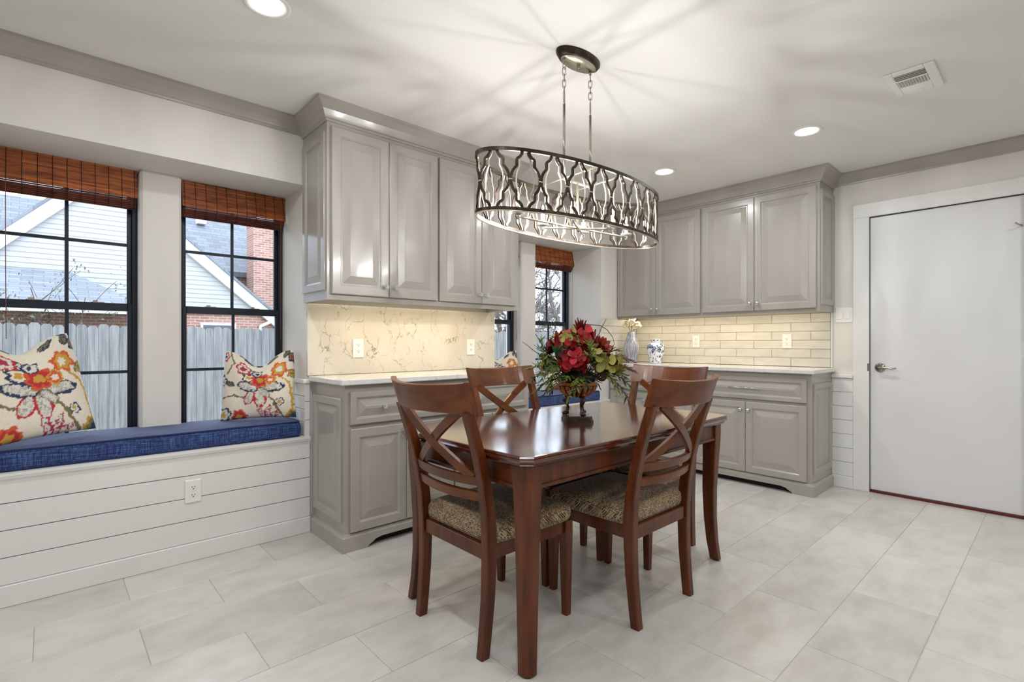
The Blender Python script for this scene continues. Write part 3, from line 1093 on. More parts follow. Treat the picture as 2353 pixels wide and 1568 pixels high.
def outlet(lab, loc, rz):
    t = thing('power_outlet', lab, 'outlet', loc, rz, group='white wall outlets')
    plate(MB()).build('cover_plate', 'plate_white', t)
    for dz in (.0195, -.0195):
        ring = []
        for i in range(24):
            a = 2 * PI * i / 24
            ring.append((.0165 * math.cos(a), max(-.0125, min(.0125, .0165 * math.sin(a))) + dz))
        rc = MB().prism(ring, 'y', -.0075, -.004).build('receptacle', 'plate_white', t)
        for x, z, w, h in ((-.0062, .003, .0022, .008), (.0062, .003, .0022, .0065), (0, -.0065, .0045, .0045)):
            B('slot', 'slot_dark', rc, x - w / 2, x + w / 2, -.0082, -.0068, dz + z - h / 2, dz + z + h / 2)
    MB().lathe([(0.0001, 0), (.003, 0), (.003, .001), (.0001, .0015)], 10).build('screw', 'plate_white', t, (0, -.006, 0), (PI / 2, 0, 0))
    return t


outlet('white outlet low on the shiplap bench front', (.545, YA - .017, .352), 0)
outlet('white outlet on the left of the veined stone slab', (1.43, YA - .019, 1.068), 0)
outlet('white outlet on the right of the veined stone slab', (2.315, YA - .019, 1.070), 0)
outlet('white outlet on the subway tiles nearest the vases', (XB - .0135, 2.335, 1.115), -PI / 2)
outlet('white outlet on the subway tiles nearest the door', (XB - .0135, 1.545, 1.115), -PI / 2)
t = thing('light_switch', 'white double rocker light switch beside the door casing', 'switch', (XB - .001, 1.143, 1.315), -PI / 2)
plate(MB(), .116, .116).build('cover_plate', 'plate_white', t)
for x in (-.023, .023):
    MB().box(x - .0165, x + .0165, -.011, -.004, -.033, .033, .002).build('rocker', 'plate_white', t)

# ------------------------------------------------------------------ door
d1 = thing('door_1', 'plain white flush door with lever handle', 'door', (XB + .012, DY1 - .004, 0), -PI / 2, kind='structure')
DW = DY1 - DY0 - .008
B('door_leaf', 'door_white', d1, 0, DW, 0, .04, .018, DZ - .007, c=.002)
r_ = MB().loops([[(r * math.cos(2 * PI * i / 28) + .062, y, r * math.sin(2 * PI * i / 28) + .921) for i in range(28)] for r, y in ((.033, 0), (.033, -.004), (.029, -.009), (.014, -.012), (.012, -.035), (.010, -.045))], smooth=True).build('lever_handle', 'nickel', d1)
r_['label'] = 'satin nickel lever handle on round rosette'
lv = MB().tube([(.055, -.046, .921), (.085, -.050, .923), (.115, -.052, .921), (.14, -.052, .916), (.165, -.050, .921)], [.010, .0085, .0075, .007, .0055], 10)
lv.build('lever', 'nickel', r_)
B('key_button', 'nickel', r_, .058, .066, -.049, -.044, .917, .925, c=.001)
hk = MB().tube([(DW - .02, -.002, 1.84), (DW - .02, -.03, 1.838), (DW - .03, -.045, 1.84), (DW - .045, -.05, 1.853)], [.006, .004, .004, .005], 8)
hk.build('robe_hook', 'nickel', d1)
for z in (.30, 1.05, 1.8):
    B('hinge', 'trim_white', d1, DW - .012, DW + .003, -.006, .01, z - .045, z + .045, c=.001)
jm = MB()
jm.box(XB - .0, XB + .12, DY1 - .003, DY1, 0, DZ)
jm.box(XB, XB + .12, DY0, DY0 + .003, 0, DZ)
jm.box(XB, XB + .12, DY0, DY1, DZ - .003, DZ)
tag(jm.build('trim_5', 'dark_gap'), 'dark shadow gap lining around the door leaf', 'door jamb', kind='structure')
cs = MB()
cs.box(XB - .018, XB, DY1 - .004, DY1 + .098, 0, DZ - .004, .003)
cs.box(XB - .018, XB, DY0 - .098, DY0 + .004, 0, DZ - .004, .003)
cs.box(XB - .018, XB, DY0 - .098, DY1 + .098, DZ - .004, DZ + .098, .003)
cs = cs.build('trim_4', 'trim_white')
tag(cs, 'flat white casing around the plain door', 'door casing', kind='structure')
B('strike_plate', 'nickel', cs, XB - .0195, XB - .0175, DY1 - .0045, DY1 + .006, .895, .95)
tag(B('threshold', 'strap_red', None, XB - .004, XB + .10, DY0, DY1, -.002, .014), 'dark red threshold strip under the white door', 'threshold', kind='structure')


# ------------------------------------------------------------------ ceiling fixtures
def can(x, y, lab, R=.083):
    t = thing('recessed_light', lab, 'ceiling light', (x, y, ZC), group='recessed ceiling lights')
    MB().lathe([(R, 0), (R, -.004), (R - .006, -.007), (R - .020, -.004), (R - .022, .0)], 40, cap=False).build('trim_ring', 'can_trim', t)
    MB().lathe([(0.001, -.0012), (R - .021, -.0012), (R - .021, .0)], 40, cap=False).build('lens', 'can_lens', t)
    ld = bpy.data.lights.new('can_lamp', 'AREA')
    ld.shape = 'DISK'; ld.size = .12; ld.energy = CAN_W; ld.color = CAN_COL
    lo = bpy.data.objects.new('can_lamp', ld)
    link(lo, t)
    lo.location = (0, 0, -.010)
    return t


can(.615, 2.045, 'round recessed light cut off at the top edge of the picture')
can(3.39, 1.06, 'round recessed light in front of the white door')
can(3.405, 2.03, 'round recessed light nearest the hanging pendant')
for x, y in ((.615, .60), (.615, -.9), (2.1, -.5), (3.5, -.6), (-1.0, 1.9), (-1.0, .4), (-1.0, -1.2)):  # unseen downlights added to light the room more evenly
    can(x, y, 'added unseen recessed light outside the picture')

vt = thing('air_vent', 'white ceiling air register with louvres', 'vent', (3.11, .498, ZC))
VW, VH = .30, .19
mb = MB()
fw = .040
mb.box(-VW / 2, VW / 2, -VH / 2, -VH / 2 + fw, -.009, 0, .003); mb.box(-VW / 2, VW / 2, VH / 2 - fw * .8, VH / 2, -.009, 0, .003)
mb.box(-VW / 2, -VW / 2 + fw, -VH / 2 + fw, VH / 2 - fw * .8, -.009, 0, .003); mb.box(VW / 2 - fw, VW / 2, -VH / 2 + fw, VH / 2 - fw * .8, -.009, 0, .003)
mb.build('register_frame', 'plate_white', vt)
B('duct_shadow', 'slot_dark', vt, -VW / 2 + fw, VW / 2 - fw, -VH / 2 + fw, VH / 2 - fw * .8, -.0012, -.0004)
ya_, yb_ = -VH / 2 + fw, VH / 2 - fw * .8
xa_, xb_ = -VW / 2 + fw, VW / 2 - fw
# three louvre banks along x (long axis runs across the picture)
b1, b2 = xa_ + (xb_ - xa_) * .33, xa_ + (xb_ - xa_) * .70
sl = None
for i in range(4):
    x = xa_ + (b1 - xa_) * (i + .5) / 4
    if sl is None: sl = MB().box(-.0007, .0007, ya_, yb_, -.005, .005).build('louvre', 'plate_white', vt, (x, 0, -.006), (0, .7, 0))
    else: inst(sl, vt, (x, 0, -.006), (0, .7, 0))
sl = None
for i in range(11):
    y = ya_ + (yb_ - ya_) * (i + .5) / 11
    if sl is None: sl = MB().box(b1, b2, -.0008, .0008, -.005, .005).build('louvre', 'plate_white', vt, (0, y, -.006), (.6, 0, 0))
    else: inst(sl, vt, (0, y, -.006), (.6, 0, 0))
for i in range(4):
    x = b2 + (xb_ - b2) * (i + .5) / 4
    MB().box(-.0007, .0007, ya_, yb_, -.005, .005).build('louvre', 'plate_white', vt, (x, 0, -.006), (0, -.9, 0))
B('divider', 'plate_white', vt, b1 - .003, b1 + .003, ya_, yb_, -.01, -.001)
B('divider', 'plate_white', vt, b2 - .003, b2 + .003, ya_, yb_, -.01, -.001)
MB().box(VW / 2 - .03, VW / 2 - .022, -.02, .0, -.017, -.008).build('damper_lever', 'plate_white', vt)

# ------------------------------------------------------------------ oval pendant
PX, PY, PRZ = 1.762, 1.480, math.radians(-2)
pd = thing('oval_pendant', 'oval pendant lamp with dark quatrefoil lattice shade and candle bulbs', 'pendant lamp', (PX, PY, ZC), PRZ)
A_, B_ = .556, .186
ZT_, ZB_ = 1.828 - ZC, 1.604 - ZC
cn = MB()
cn.lathe([(.001, 0), (1.0, 0), (1.0, -.012), (.93, -.020), (.90, -.026), (.80, -.030), (.001, -.031)], 48, ab=(.130, .060))
cn = cn.build('canopy', 'bronze', pd)
MB().lathe([(.001, -.0305), (.80, -.0305), (.80, -.0325), (.001, -.0325)], 48, ab=(.130, .060)).build('canopy_face', 'silver_leaf', cn)
MB().lathe([(.001, -.031), (.008, -.031), (.008, -.052), (.001, -.052)], 14).build('finial', 'nickel', cn)


def oval(a, b, n=96):
    return [(a * math.cos(2 * PI * i / n), b * math.sin(2 * PI * i / n)) for i in range(n)]


def ring(zc, h, th, a=A_, b=B_):
    mb = MB()
    prof = [(0, -h / 2), (th, -h / 2), (th, h / 2), (0, h / 2), (0, -h / 2)]
    rings = [[(x * (1 + (o - th / 2) / a), y * (1 + (o - th / 2) / b), zc + dz) for x, y in oval(a, b)] for o, dz in prof]
    return mb.loops(rings, cap=False)


ring(ZT_, .014, .009).build('shade_ring', 'bronze', pd)
ring(ZB_, .014, .009).build('shade_ring', 'bronze', pd)
ring(ZB_ - .0075, .003, .010).build('shade_lip', 'silver_leaf', pd)
# arc-length table of the oval
NN = 1440
pt = np.array([(A_ * math.cos(2 * PI * i / NN), B_ * math.sin(2 * PI * i / NN)) for i in range(NN + 1)])
seg = np.hypot(*(pt[1:] - pt[:-1]).T)
cum = np.concatenate([[0], np.cumsum(seg)])
PER = cum[-1]


def on_oval(s, inset=0.0):
    s = s % PER
    i = np.interp(s, cum, np.arange(NN + 1))
    a = 2 * PI * i / NN
    n = Vector((math.cos(a) / A_, math.sin(a) / B_, 0)).normalized()
    return Vector((A_ * math.cos(a), B_ * math.sin(a), 0)) - n * inset, n


NU = 20
PIT = PER / NU
HH = (ZT_ - ZB_ - .010) / 2
ZM = (ZT_ + ZB_) / 2
# quatrefoil half outline: (fraction of half pitch, fraction of half height)
half = [(.98, 0), (.97, .10), (.92, .22), (.83, .33), (.70, .42), (.61, .48), (.60, .52), (.60, .70), (.57, .74), (.44, .79), (.32, .86), (.25, .93), (.23, 1.0)]


def ribbon(s0, sx, kx, kz, inset, th, wid):
    """one side of a lattice link: flat ribbon standing on the oval wall"""
    pts = [(f_, -g_) for f_, g_ in half[::-1]] + half[1:]
    P2 = [Vector((sx * f_ * kx * PIT / 2, g_ * kz * HH)) for f_, g_ in pts]
    rings = []
    m = len(P2)
    for i in range(m):
        d = P2[min(i + 1, m - 1)] - P2[max(i - 1, 0)]
        d.normalize()
        nn = Vector((-d.y, d.x)) * wid / 2
        r = []
        for sg, ins in ((1, inset), (-1, inset), (-1, inset + th), (1, inset + th)):
            q = P2[i] + nn * sg
            p, n = on_oval(s0 + q.x, ins)
            r.append((p.x, p.y, ZM + q.y))
        rings.append(r)
    return rings


for u in range(NU):
    s0 = (u + .5) * PIT
    mb = MB()
    for sx in (-1, 1): mb.loops(ribbon(s0, sx, .97, 1.0, .000, .006, .0105))
    lk = mb.build('lattice_link', 'bronze', pd)
    mb = MB()
    for sx in (-1, 1): mb.loops(ribbon(s0, sx, .60, 1.0, .007, .004, .0045))
    il = mb.build('inner_link', 'silver_leaf', lk)
    p, n = on_oval(s0 + PIT / 2, .002)
    tng = Vector((-n.y, n.x, 0))
    MB().tube([p - tng * .008 + Vector((0, 0, ZM)), p + tng * .008 + Vector((0, 0, ZM))], .0035, 6).build('link_clip', 'silver_leaf', lk)


def chain_link(r, L_, th):
    pts = []
    for i in range(16):
        a = 2 * PI * i / 16
        pts.append((r * math.cos(a), 0, (L_ / 2 - r) * (1 if math.sin(a) > 0 else -1) * (1 if abs(math.sin(a)) > .01 else 0) + r * math.sin(a)))
    return MB().tube(pts, th, 6, closed=True)


cl = None
for sx in (-1, 1):
    x = sx * .087
    MB().lathe([(.001, -.031), (.006, -.031), (.006, -.046), (.001, -.046)], 10, c=(x, .006)).build('chain_mount', 'nickel', pd)
    z = -.052
    for i in range(5):
        if cl is None: cl = chain_link(.0078, .036, .0020).build('chain_link', 'nickel', pd, (x, .006, z - .010), (0, 0, 0))
        else: inst(cl, pd, (x, .006, z - .010), (0, 0, (PI / 2 if i % 2 else 0) + .6))
        z -= .0275
    zt = 2.213 - ZC
    oc = [(0, 0, zt), (.011, 0, zt - .010), (.014, 0, zt - .022), (.014, 0, zt - .044), (.006, 0, zt - .062), (-.006, 0, zt - .062), (-.014, 0, zt - .044), (-.014, 0, zt - .022), (-.011, 0, zt - .010)]
    MB().tube(oc, .0028, 6, closed=True).build('hanger_loop', 'nickel', pd, (x, .006, 0), (0, 0, .6))
    MB().tube([(x, .006, zt - .060), (x, .006, ZT_ - .004)], .0058, 10).build('hanger_rod', 'nickel', pd)
MB().box(-.0965, .0965, .000, .012, ZT_ - .010, ZT_ - .004).build('top_bar', 'silver_leaf', pd)
for sx in (-1, 1):
    y = B_ * math.sqrt(1 - (.087 / A_) ** 2) - .004
    MB().tube([(sx * .087, -y, ZT_ - .002), (sx * .087, y, ZT_ - .002)], .0035, 8).build('cross_bar', 'silver_leaf', pd)
zh = ZB_ + .012
MB().tube([(0, 0.006, ZT_ - .006), (0, .006, zh)], .0055, 10).build('centre_stem', 'silver_leaf', pd)
MB().lathe([(.001, zh - .018), (.007, zh - .014), (.012, zh - .004), (.012, zh + .008), (.006, zh + .014), (.001, zh + .014)], 16).build('hub', 'silver_leaf', pd)
for ax, ay in ((-.345, .018), (.325, -.018), (-.128, .098), (.13, .086), (-.128, -.082), (.02 + .11, -.092)):
    am = MB().tube([(0, 0, zh), (ax, ay, zh)], .0045, 8).build('lamp_arm', 'silver_leaf', pd)
    MB().lathe([(.001, zh - .012), (.006, zh - .010), (.007, zh + .004), (.011, zh + .008), (.026, zh + .012), (.028, zh + .018), (.010, zh + .016), (.001, zh + .016)], 18, c=(ax, ay)).build('candle_cup', 'crystal', am)
    MB().lathe([(.0095, zh + .016), (.0095, zh + .062), (.001, zh + .062)], 14, c=(ax, ay)).build('candle_sleeve', 'candle_sleeve', am)
    bl = MB().lathe([(.001, zh + .062), (.006, zh + .064), (.010, zh + .076), (.0115, zh + .086), (.0085, zh + .100), (.0035, zh + .114), (.0005, zh + .120)], 14, c=(ax, ay)).build('candle_bulb', 'pane_glass', am)
    MB().lathe([(.0005, zh + .068), (.003, zh + .070), (.0036, zh + .084), (.003, zh + .098), (.0005, zh + .101)], 8, c=(ax, ay)).build('bulb_filament', 'flame', am)
# ------------------------------------------------------------------ dining table
TX0, TX1, TY0, TY1, TZ = 1.118, 2.565, 1.150, 1.965, .735
tcx, tcy = (TX0 + TX1) / 2, (TY0 + TY1) / 2
tbl = thing('dining_table', 'dark cherry dining table with clipped corners and polished top', 'table', (tcx, tcy, 0))
hx, hy = (TX1 - TX0) / 2, (TY1 - TY0) / 2


def clipped(hx, hy, c, bow=.012):
    P_ = []
    for i in range(9):
        s = i / 8 * 2 - 1
        P_.append(((hx - c) * s, -hy - bow * (1 - s * s) + bow * .2))
    for i in range(7):
        s = i / 6 * 2 - 1
        P_.append((hx + bow * .6 * (1 - s * s), (hy - c) * s))
    for i in range(9):
        s = 1 - i / 8 * 2
        P_.append(((hx - c) * s, hy + bow * (1 - s * s) - bow * .2))
    for i in range(7):
        s = 1 - i / 6 * 2
        P_.append((-hx - bow * .6 * (1 - s * s), (hy - c) * s))
    return P_


prof = [(.030, TZ - .040), (.016, TZ - .040), (.010, TZ - .034), (.012, TZ - .027), (.004, TZ - .025), (.000, TZ - .018), (.003, TZ - .012), (.0045, TZ - .0105), (.0015, TZ - .008), (.003, TZ - .002), (.007, TZ)]
mb = MB().loops([[(x, y, z) for x, y in clipped(hx - i, hy - i, .034)] for i, z in prof])
mb.build('table_top', 'wood_top', tbl)
ai, ao = .062, .042
for nm, a in (('apron', (-hx + .09, hx - .09, -hy + ao, -hy + ai)), ('apron', (-hx + .09, hx - .09, hy - ai, hy - ao)), ('apron', (-hx + ao, -hx + ai, -hy + .09, hy - .09)), ('apron', (hx - ai, hx - ao, -hy + .09, hy - .09))):
    x0, x1, y0, y1 = a
    o = MB().box(x0, x1, y0, y1, .618, TZ - .040, .002)
    e = .006
    o.box(x0 - (e if x1 - x0 < .1 else 0), x1 + (e if x1 - x0 < .1 else 0), y0 - (e if y1 - y0 < .1 else 0), y1 + (e if y1 - y0 < .1 else 0), .612, .626, .002)
    o.build(nm, 'wood', tbl)
for sx in (-1, 1):
    for sy in (-1, 1):
        rings = []
        for z, w, out in ((.006, .048, .014), (.10, .051, .003), (.22, .055, -.004), (.36, .060, -.006), (.52, .066, -.002), (.60, .071, .0), (.64, .074, .0), (TZ - .040, .074, .0)):
            cx = sx * (hx - .030 - .037 + out); cy = sy * (hy - .030 - .037 + out)
            a = w / 2
            ch = .020
            # outer corner strongly chamfered, others lightly
            loc = [(-a + .004, -a), (a - .004, -a), (a, -a + .004), (a, a - ch), (a - ch, a), (-a + .004, a), (-a, a - .004), (-a, -a + .004)]
            rings.append([(cx + sx * p, cy + sy * q, z) for p, q in loc])
        lg = MB().loops(rings).build('leg', 'wood', tbl)
        MB().lathe([(.001, 0), (.017, 0), (.019, .006), (.001, .007)], 16, c=(sx * (hx - .053), sy * (hy - .053))).build('glide', 'foot_glide', lg)


# ------------------------------------------------------------------ dining chairs
def yb(z):
    return float(np.interp(z, [0, .08, .2, .34, .46, .58, .70, .82, .97], [-.212, -.203, -.193, -.188, -.191, -.209, -.238, -.276, -.328]))


HW = .197    # half spacing of the back posts


def bow(x, sag):
    return -sag * (1 - (x / (HW + .03)) ** 2)


def curved_slat(z0, z1, hw, th, sag, n=14, tilt=True, y_off=0.0, crown=0.0, smooth=True):
    rings = []
    for i in range(n + 1):
        x = -hw + 2 * hw * i / n
        r = []
        top = z1 + crown * (1 - (x / hw) ** 2)
        for z, o in ((z0, -th / 2), (z0 + .003, -th / 2 - .002), (top - .003, -th / 2 - .002), (top, -th / 2 + .003), (top, th / 2 - .003), (top - .003, th / 2), (z0 + .003, th / 2), (z0, th / 2 - .003)):
            r.append((x, yb(z) + bow(x, sag) + o + y_off, z))
        rings.append(r)
    return MB().loops(rings)


def make_chair():
    t = bpy.data.objects.new('dining_chair', None)
    t.empty_display_size = .05
    COL.objects.link(t)
    for s in (-1, 1):
        zs = [0, .05, .12, .2, .3, .4, .5, .6, .7, .78, .866]
        pts = [(s * (HW + .017 * z / .866), yb(z), z) for z in zs]
        MB().sweeprect(pts, [(.034 + .004 * (1 - abs(z - .42) / .45), .038 + .010 * max(0, 1 - abs(z - .40) / .4)) for z in zs], .004).build('back_post', 'wood', t)
    for s in (-1, 1):
        zs = [0, .15, .33, .386]
        pts = [(s * (.2 - .0 * z), .219 + .003 * (1 - z / .4), z) for z in zs]
        MB().sweeprect(pts, [(.029 + .014 * min(z / .33, 1), .029 + .012 * min(z / .33, 1)) for z in zs], .003).build('front_leg', 'wood', t)
    curved_slat(.862, .970, .236, .024, .068, 22, y_off=.006, crown=-.013).build('crest_rail', 'wood_warm', t)
    curved_slat(.602, .637, HW + .004, .018, .046, y_off=.010).build('back_slat', 'wood_warm', t)
    curved_slat(.545, .580, HW + .002, .018, .046, y_off=.010).build('back_slat', 'wood_warm', t)
    # crossing diagonals
    for s in (-1, 1):
        rings = []
        n = 12
        for i in range(n + 1):
            u = i / n
            x = s * (HW - .022) * (2 * u - 1)
            z = .630 + (.868 - .630) * u
            y = yb(z) + bow(x, .050) + (.004 if s > 0 else -.004) + .013
            dx, dz = s * 2 * (HW - .022), .868 - .630
            L_ = math.hypot(dx, dz)
            nx, nz = -dz / L_ * .017, dx / L_ * .017
            rings.append([(x + nx, y - .007, z + nz), (x - nx, y - .007, z - nz), (x - nx, y + .007, z - nz), (x + nx, y + .007, z + nz)])
        MB().loops(rings).build('cross_brace', 'wood_warm', t)
    # seat frame
    f = [('seat_rail', (-.178, .178, .205, .229)), ('seat_rail', (-.178, .178, -.203, -.180))]
    for nm, (x0, x1, y0, y1) in f: B(nm, 'wood', t, x0, x1, y0, y1, .335, .388, c=.002)
    for s in (-1, 1): B('seat_rail', 'wood', t, s * .186, s * .208, -.165, .198, .335, .388, c=.002)
    # upholstered seat: trapezoid, domed
    res = 30
    v, fc = [], []
    for j in range(res + 1):
        for i in range(res + 1):
            s, r = i / res * 2 - 1, j / res * 2 - 1
            # squircle-ish mapping
            w = .214 + .014 * (r + 1) / 2
            e = max(abs(s), abs(r))
            rx = s * w * (1 - .04 * r ** 8 * abs(s) ** 3)
            ry = .022 + r * .209 * (1 - .04 * abs(s) ** 8 * abs(r) ** 3)
            drop = max(0, (e - .86) / .14)
            z = .458 + .016 * (1 - s * s) * (1 - r * r) - .018 * drop ** 2.2
            v.append((rx, ry, z))
    N1 = res + 1
    for j in range(res):
        for i in range(res):
            q = j * N1 + i
            fc.append((q, q + 1, q + N1 + 1, q + N1))
    edge = [i for i in range(N1)] + [j * N1 + res for j in range(1, N1)] + [res * N1 + i for i in range(res - 1, -1, -1)] + [j * N1 for j in range(res - 1, 0, -1)]
    m = len(edge)
    for lev, (sc, z) in enumerate(((1.012, .428), (1.012, .408), (.985, .389))):
        for e in edge:
            x, y, _ = v[e]
            v.append((x * sc, .022 + (y - .022) * sc, z))
    prev = edge
    for lev in range(3):
        cur = [N1 * N1 + lev * m + k for k in range(m)]
        for k in range(m): fc.append((prev[k], cur[k], cur[(k + 1) % m], prev[(k + 1) % m]))
        prev = cur
    fc.append(tuple(prev))
    # notch clearance for the posts is given by the rear width
    MB().add(v, fc, True).build('seat', 'tweed', t)
    return t


def copy_tree(o, parent=None):
    c = o.copy()
    COL.objects.link(c)
    c.parent = parent
    for ch in list(o.children): copy_tree(ch, c)
    return c


ch0 = make_chair()
CH = [((1.334, 1.572), -PI / 2, 'cross back chair nearest the camera at the left end of the table'),
      ((1.874, 1.330), 0, 'cross back chair at the front long side of the table, right of the nearest leg'),
      ((1.872, 1.819), PI, 'cross back chair on the far long side in front of the grey base cabinet'),
      ((2.378, 1.576), PI / 2, 'cross back chair at the far right end of the table')]
for i, ((x, y), rz, lab) in enumerate(CH):
    c = ch0 if i == 0 else copy_tree(ch0)
    c.location = (x, y, 0)
    c.rotation_euler = (0, 0, rz)
    tag(c, lab, 'chair', 'cross back dining chairs')


# ------------------------------------------------------------------ flower urn on the table
UX, UY = 1.831, 1.547
UT = 2.377
CF = Vector((math.cos(math.radians(47.5)), math.sin(math.radians(47.5)), 0))   # away from the photographer
CR = Vector((CF.y, -CF.x, 0))


def fp(u, v, d=0.0):
    """real point around the urn: sideways and height offsets as measured, d = metres in front of its axis"""
    return Vector((UX, UY, 0)) + CR * ((u - 1326) / 1166 * UT) - CF * d + Vector((0, 0, 1.10 - (v - 789) / 1166 * UT))


urn = thing('flower_urn', 'amber fluted urn on three dark paw legs and a plinth', 'urn', (UX, UY, TZ), math.radians(47.5))
# plinth with hollowed sides
ring2 = []
for i in range(4):
    a = PI / 4 + i * PI / 2
    for da, r in ((-.10, .088), (.10, .088), (.5, .062), (PI / 4, .056), (PI / 2 - .5, .062)):
        ring2.append((r * math.cos(a + da), r * math.sin(a + da)))
MB().loops([[(x * k_, y * k_, z) for x, y in ring2] for k_, z in ((1, 0), (1, .012), (.93, .016), (.93, .026), (.90, .030))]).build('plinth', 'urn_dark', urn)
for i in range(3):
    a = PI + .35 + i * 2 * PI / 3
    ca, sa = math.cos(a), math.sin(a)
    pts = [(ca * r, sa * r, z) for r, z in ((.050, .036), (.047, .050), (.042, .066), (.046, .082), (.056, .098), (.052, .112), (.036, .122))]
    lg = MB().tube(pts, [.013, .0085, .008, .0095, .0135, .013, .010], 10).build('urn_leg', 'urn_dark', urn)
    bm = bmesh.new(); bmesh.ops.create_uvsphere(bm, u_segments=10, v_segments=7, radius=.013)
    for v in bm.verts: v.co = (v.co.x * 1.1 + ca * .057, v.co.y * 1.1 + sa * .057, v.co.z * .75 + .039)
    MB().bm(bm, True).build('paw', 'urn_dark', lg)
bowlp = [(.001, .112), (.030, .113), (.055, .121), (.075, .136), (.088, .154), (.094, .172)]
MB().lathe(bowlp, 48, cap=False).build('bowl', 'urn_dark', urn)
MB().lathe([(.094, .170), (.099, .174), (.099, .180), (.091, .184), (.080, .182), (.075, .176)], 48, cap=False).build('bowl_rim', 'urn_amber', urn)
fl = None
for i in range(20):
    a = 2 * PI * i / 20
    if fl is None:
        rings = []
        for r, z, w in ((.047, .119, .0045), (.058, .1235, .0078), (.074, .137, .0108), (.086, .153, .0124), (.0915, .164, .0118), (.0925, .168, .0055)):
            rings.append([(r - .003, -w, z), (r + .0025, -w * .6, z - .0005), (r + .0035, 0, z - .001), (r + .0025, w * .6, z - .0005), (r - .003, w, z)])
        fl = MB().loops(rings, smooth=True).build('flute', 'urn_amber', urn)
    else:
        inst(fl, urn, rot=(0, 0, a))
bm = bmesh.new(); bmesh.ops.create_uvsphere(bm, u_segments=20, v_segments=10, radius=1)
for v in bm.verts: v.co = (v.co.x * .088, v.co.y * .088, .19 + v.co.z * (.06 if v.co.z > 0 else .014))
MB().bm(bm, True).build('moss_filling', 'moss', urn)


def petal_mesh(name, m, L_=1.0, W_=.8, cup=.25, n=4, point=.0):
    mb = MB()
    v, f = [], []
    for j in range(n + 1):
        u = j / n
        w = W_ / 2 * max(.12, math.sin(PI * min(1, u * .86 + .10)) ** (.7 + point)) * (1 if point < .5 else (1 - u * .6))
        for i in range(n + 1):
            s = i / n * 2 - 1
            v.append((s * w, u * L_, cup * (u * u * .9 + s * s * .35 * w * 2) + .05 * math.sin(7 * s + 5 * u)))
    for j in range(n):
        for i in range(n):
            q = j * (n + 1) + i
            f.append((q, q + 1, q + n + 2, q + n + 1))
    o = mb.add(v, f, True).build(name, m)
    me = o.data
    bpy.data.objects.remove(o)
    return me


PET = {}
for k_, mt, kw in (('red', 'petal_red', dict(cup=.3)), ('red2', 'petal_red', dict(W_=1.0, cup=.45)), ('burg', 'petal_burgundy', dict(W_=.42, cup=.15, point=.6)), ('rust', 'petal_rust', dict(W_=.55, cup=.35, point=.2)),
                   ('dark', 'petal_burgundy', dict(W_=.6, cup=.4)), ('green', 'petal_green', dict(cup=.35)), ('green2', 'petal_green', dict(W_=1.0, cup=.5)), ('white', 'petal_white', dict(W_=.9, cup=.4)),
                   ('leaf', 'leaf_green', dict(W_=.30, cup=.10, point=.5)), ('leafd', 'leaf_dark', dict(W_=.30, cup=.10, point=.5)), ('leafb', 'leaf_bronze', dict(W_=.30, cup=.10, point=.5)),
                   ('leafw', 'leaf_green', dict(W_=.42, cup=.2, point=.5)), ('tulip', 'tulip_green', dict(W_=.36, cup=.3, point=.5))):
    PET[k_] = petal_mesh('petal' if 'leaf' not in k_ else 'leaf', mt, **kw)


def orient(ydir, zdir):
    y = Vector(ydir).normalized()
    z = Vector(zdir)
    z = (z - y * z.dot(y))
    if z.length < 1e-4: z = y.orthogonal()
    z.normalize()
    x = y.cross(z)
    return Matrix((x, y, z)).transposed().to_euler()


URN_TOP = Vector((UX, UY, TZ + .18))


def flower_root(name, lab, cat, c, stem=True, col='leaf_dark', base=None):
    """a stem rooted in the container carries the bloom; the Empty stands at the stem's foot"""
    base = base or (URN_TOP + Vector(((c.x - UX) * .25, (c.y - UY) * .25, -.02)))
    t = thing(name, lab, cat, base)
    d = c - base
    MB().tube([(0, 0, 0), d * .5 + Vector((0, 0, .015)), d], [.003, .0025, .002], 6).build('stem', col, t)
    return t, d


def mophead(name, lab, c, R, keys, n, size, seed, squash=.85):
    rnd = random.Random(seed)
    t, d = flower_root(name, lab, 'flower', c)
    ga = PI * (3 - math.sqrt(5))
    for i in range(n):
        zz = 1 - 1.75 * (i + .5) / n
        r = math.sqrt(max(0, 1 - zz * zz))
        nrm = Vector((r * math.cos(ga * i), r * math.sin(ga * i), zz * squash)).normalized()
        tang = nrm.orthogonal()
        tang.rotate(Matrix.Rotation(rnd.uniform(0, 2 * PI), 3, nrm))
        yd = (tang + nrm * rnd.uniform(.15, .7)).normalized()
        sz = size * rnd.uniform(.8, 1.25)
        p = d + Vector((nrm.x * R, nrm.y * R, nrm.z * R * squash)) * rnd.uniform(.70, .95) - tang * sz * .45
        meshobj('petal', PET[rnd.choice(keys)], t, p, orient(yd, nrm), (sz, sz, sz))
    bm = bmesh.new(); bmesh.ops.create_icosphere(bm, subdivisions=2, radius=R * .72)
    for v in bm.verts: v.co = v.co + d
    MB().bm(bm, True).build('flower_core', 'petal_burgundy' if 'red' in keys[0] else ('petal_white' if 'white' in keys[0] else 'leaf_dark'), t)
    return t


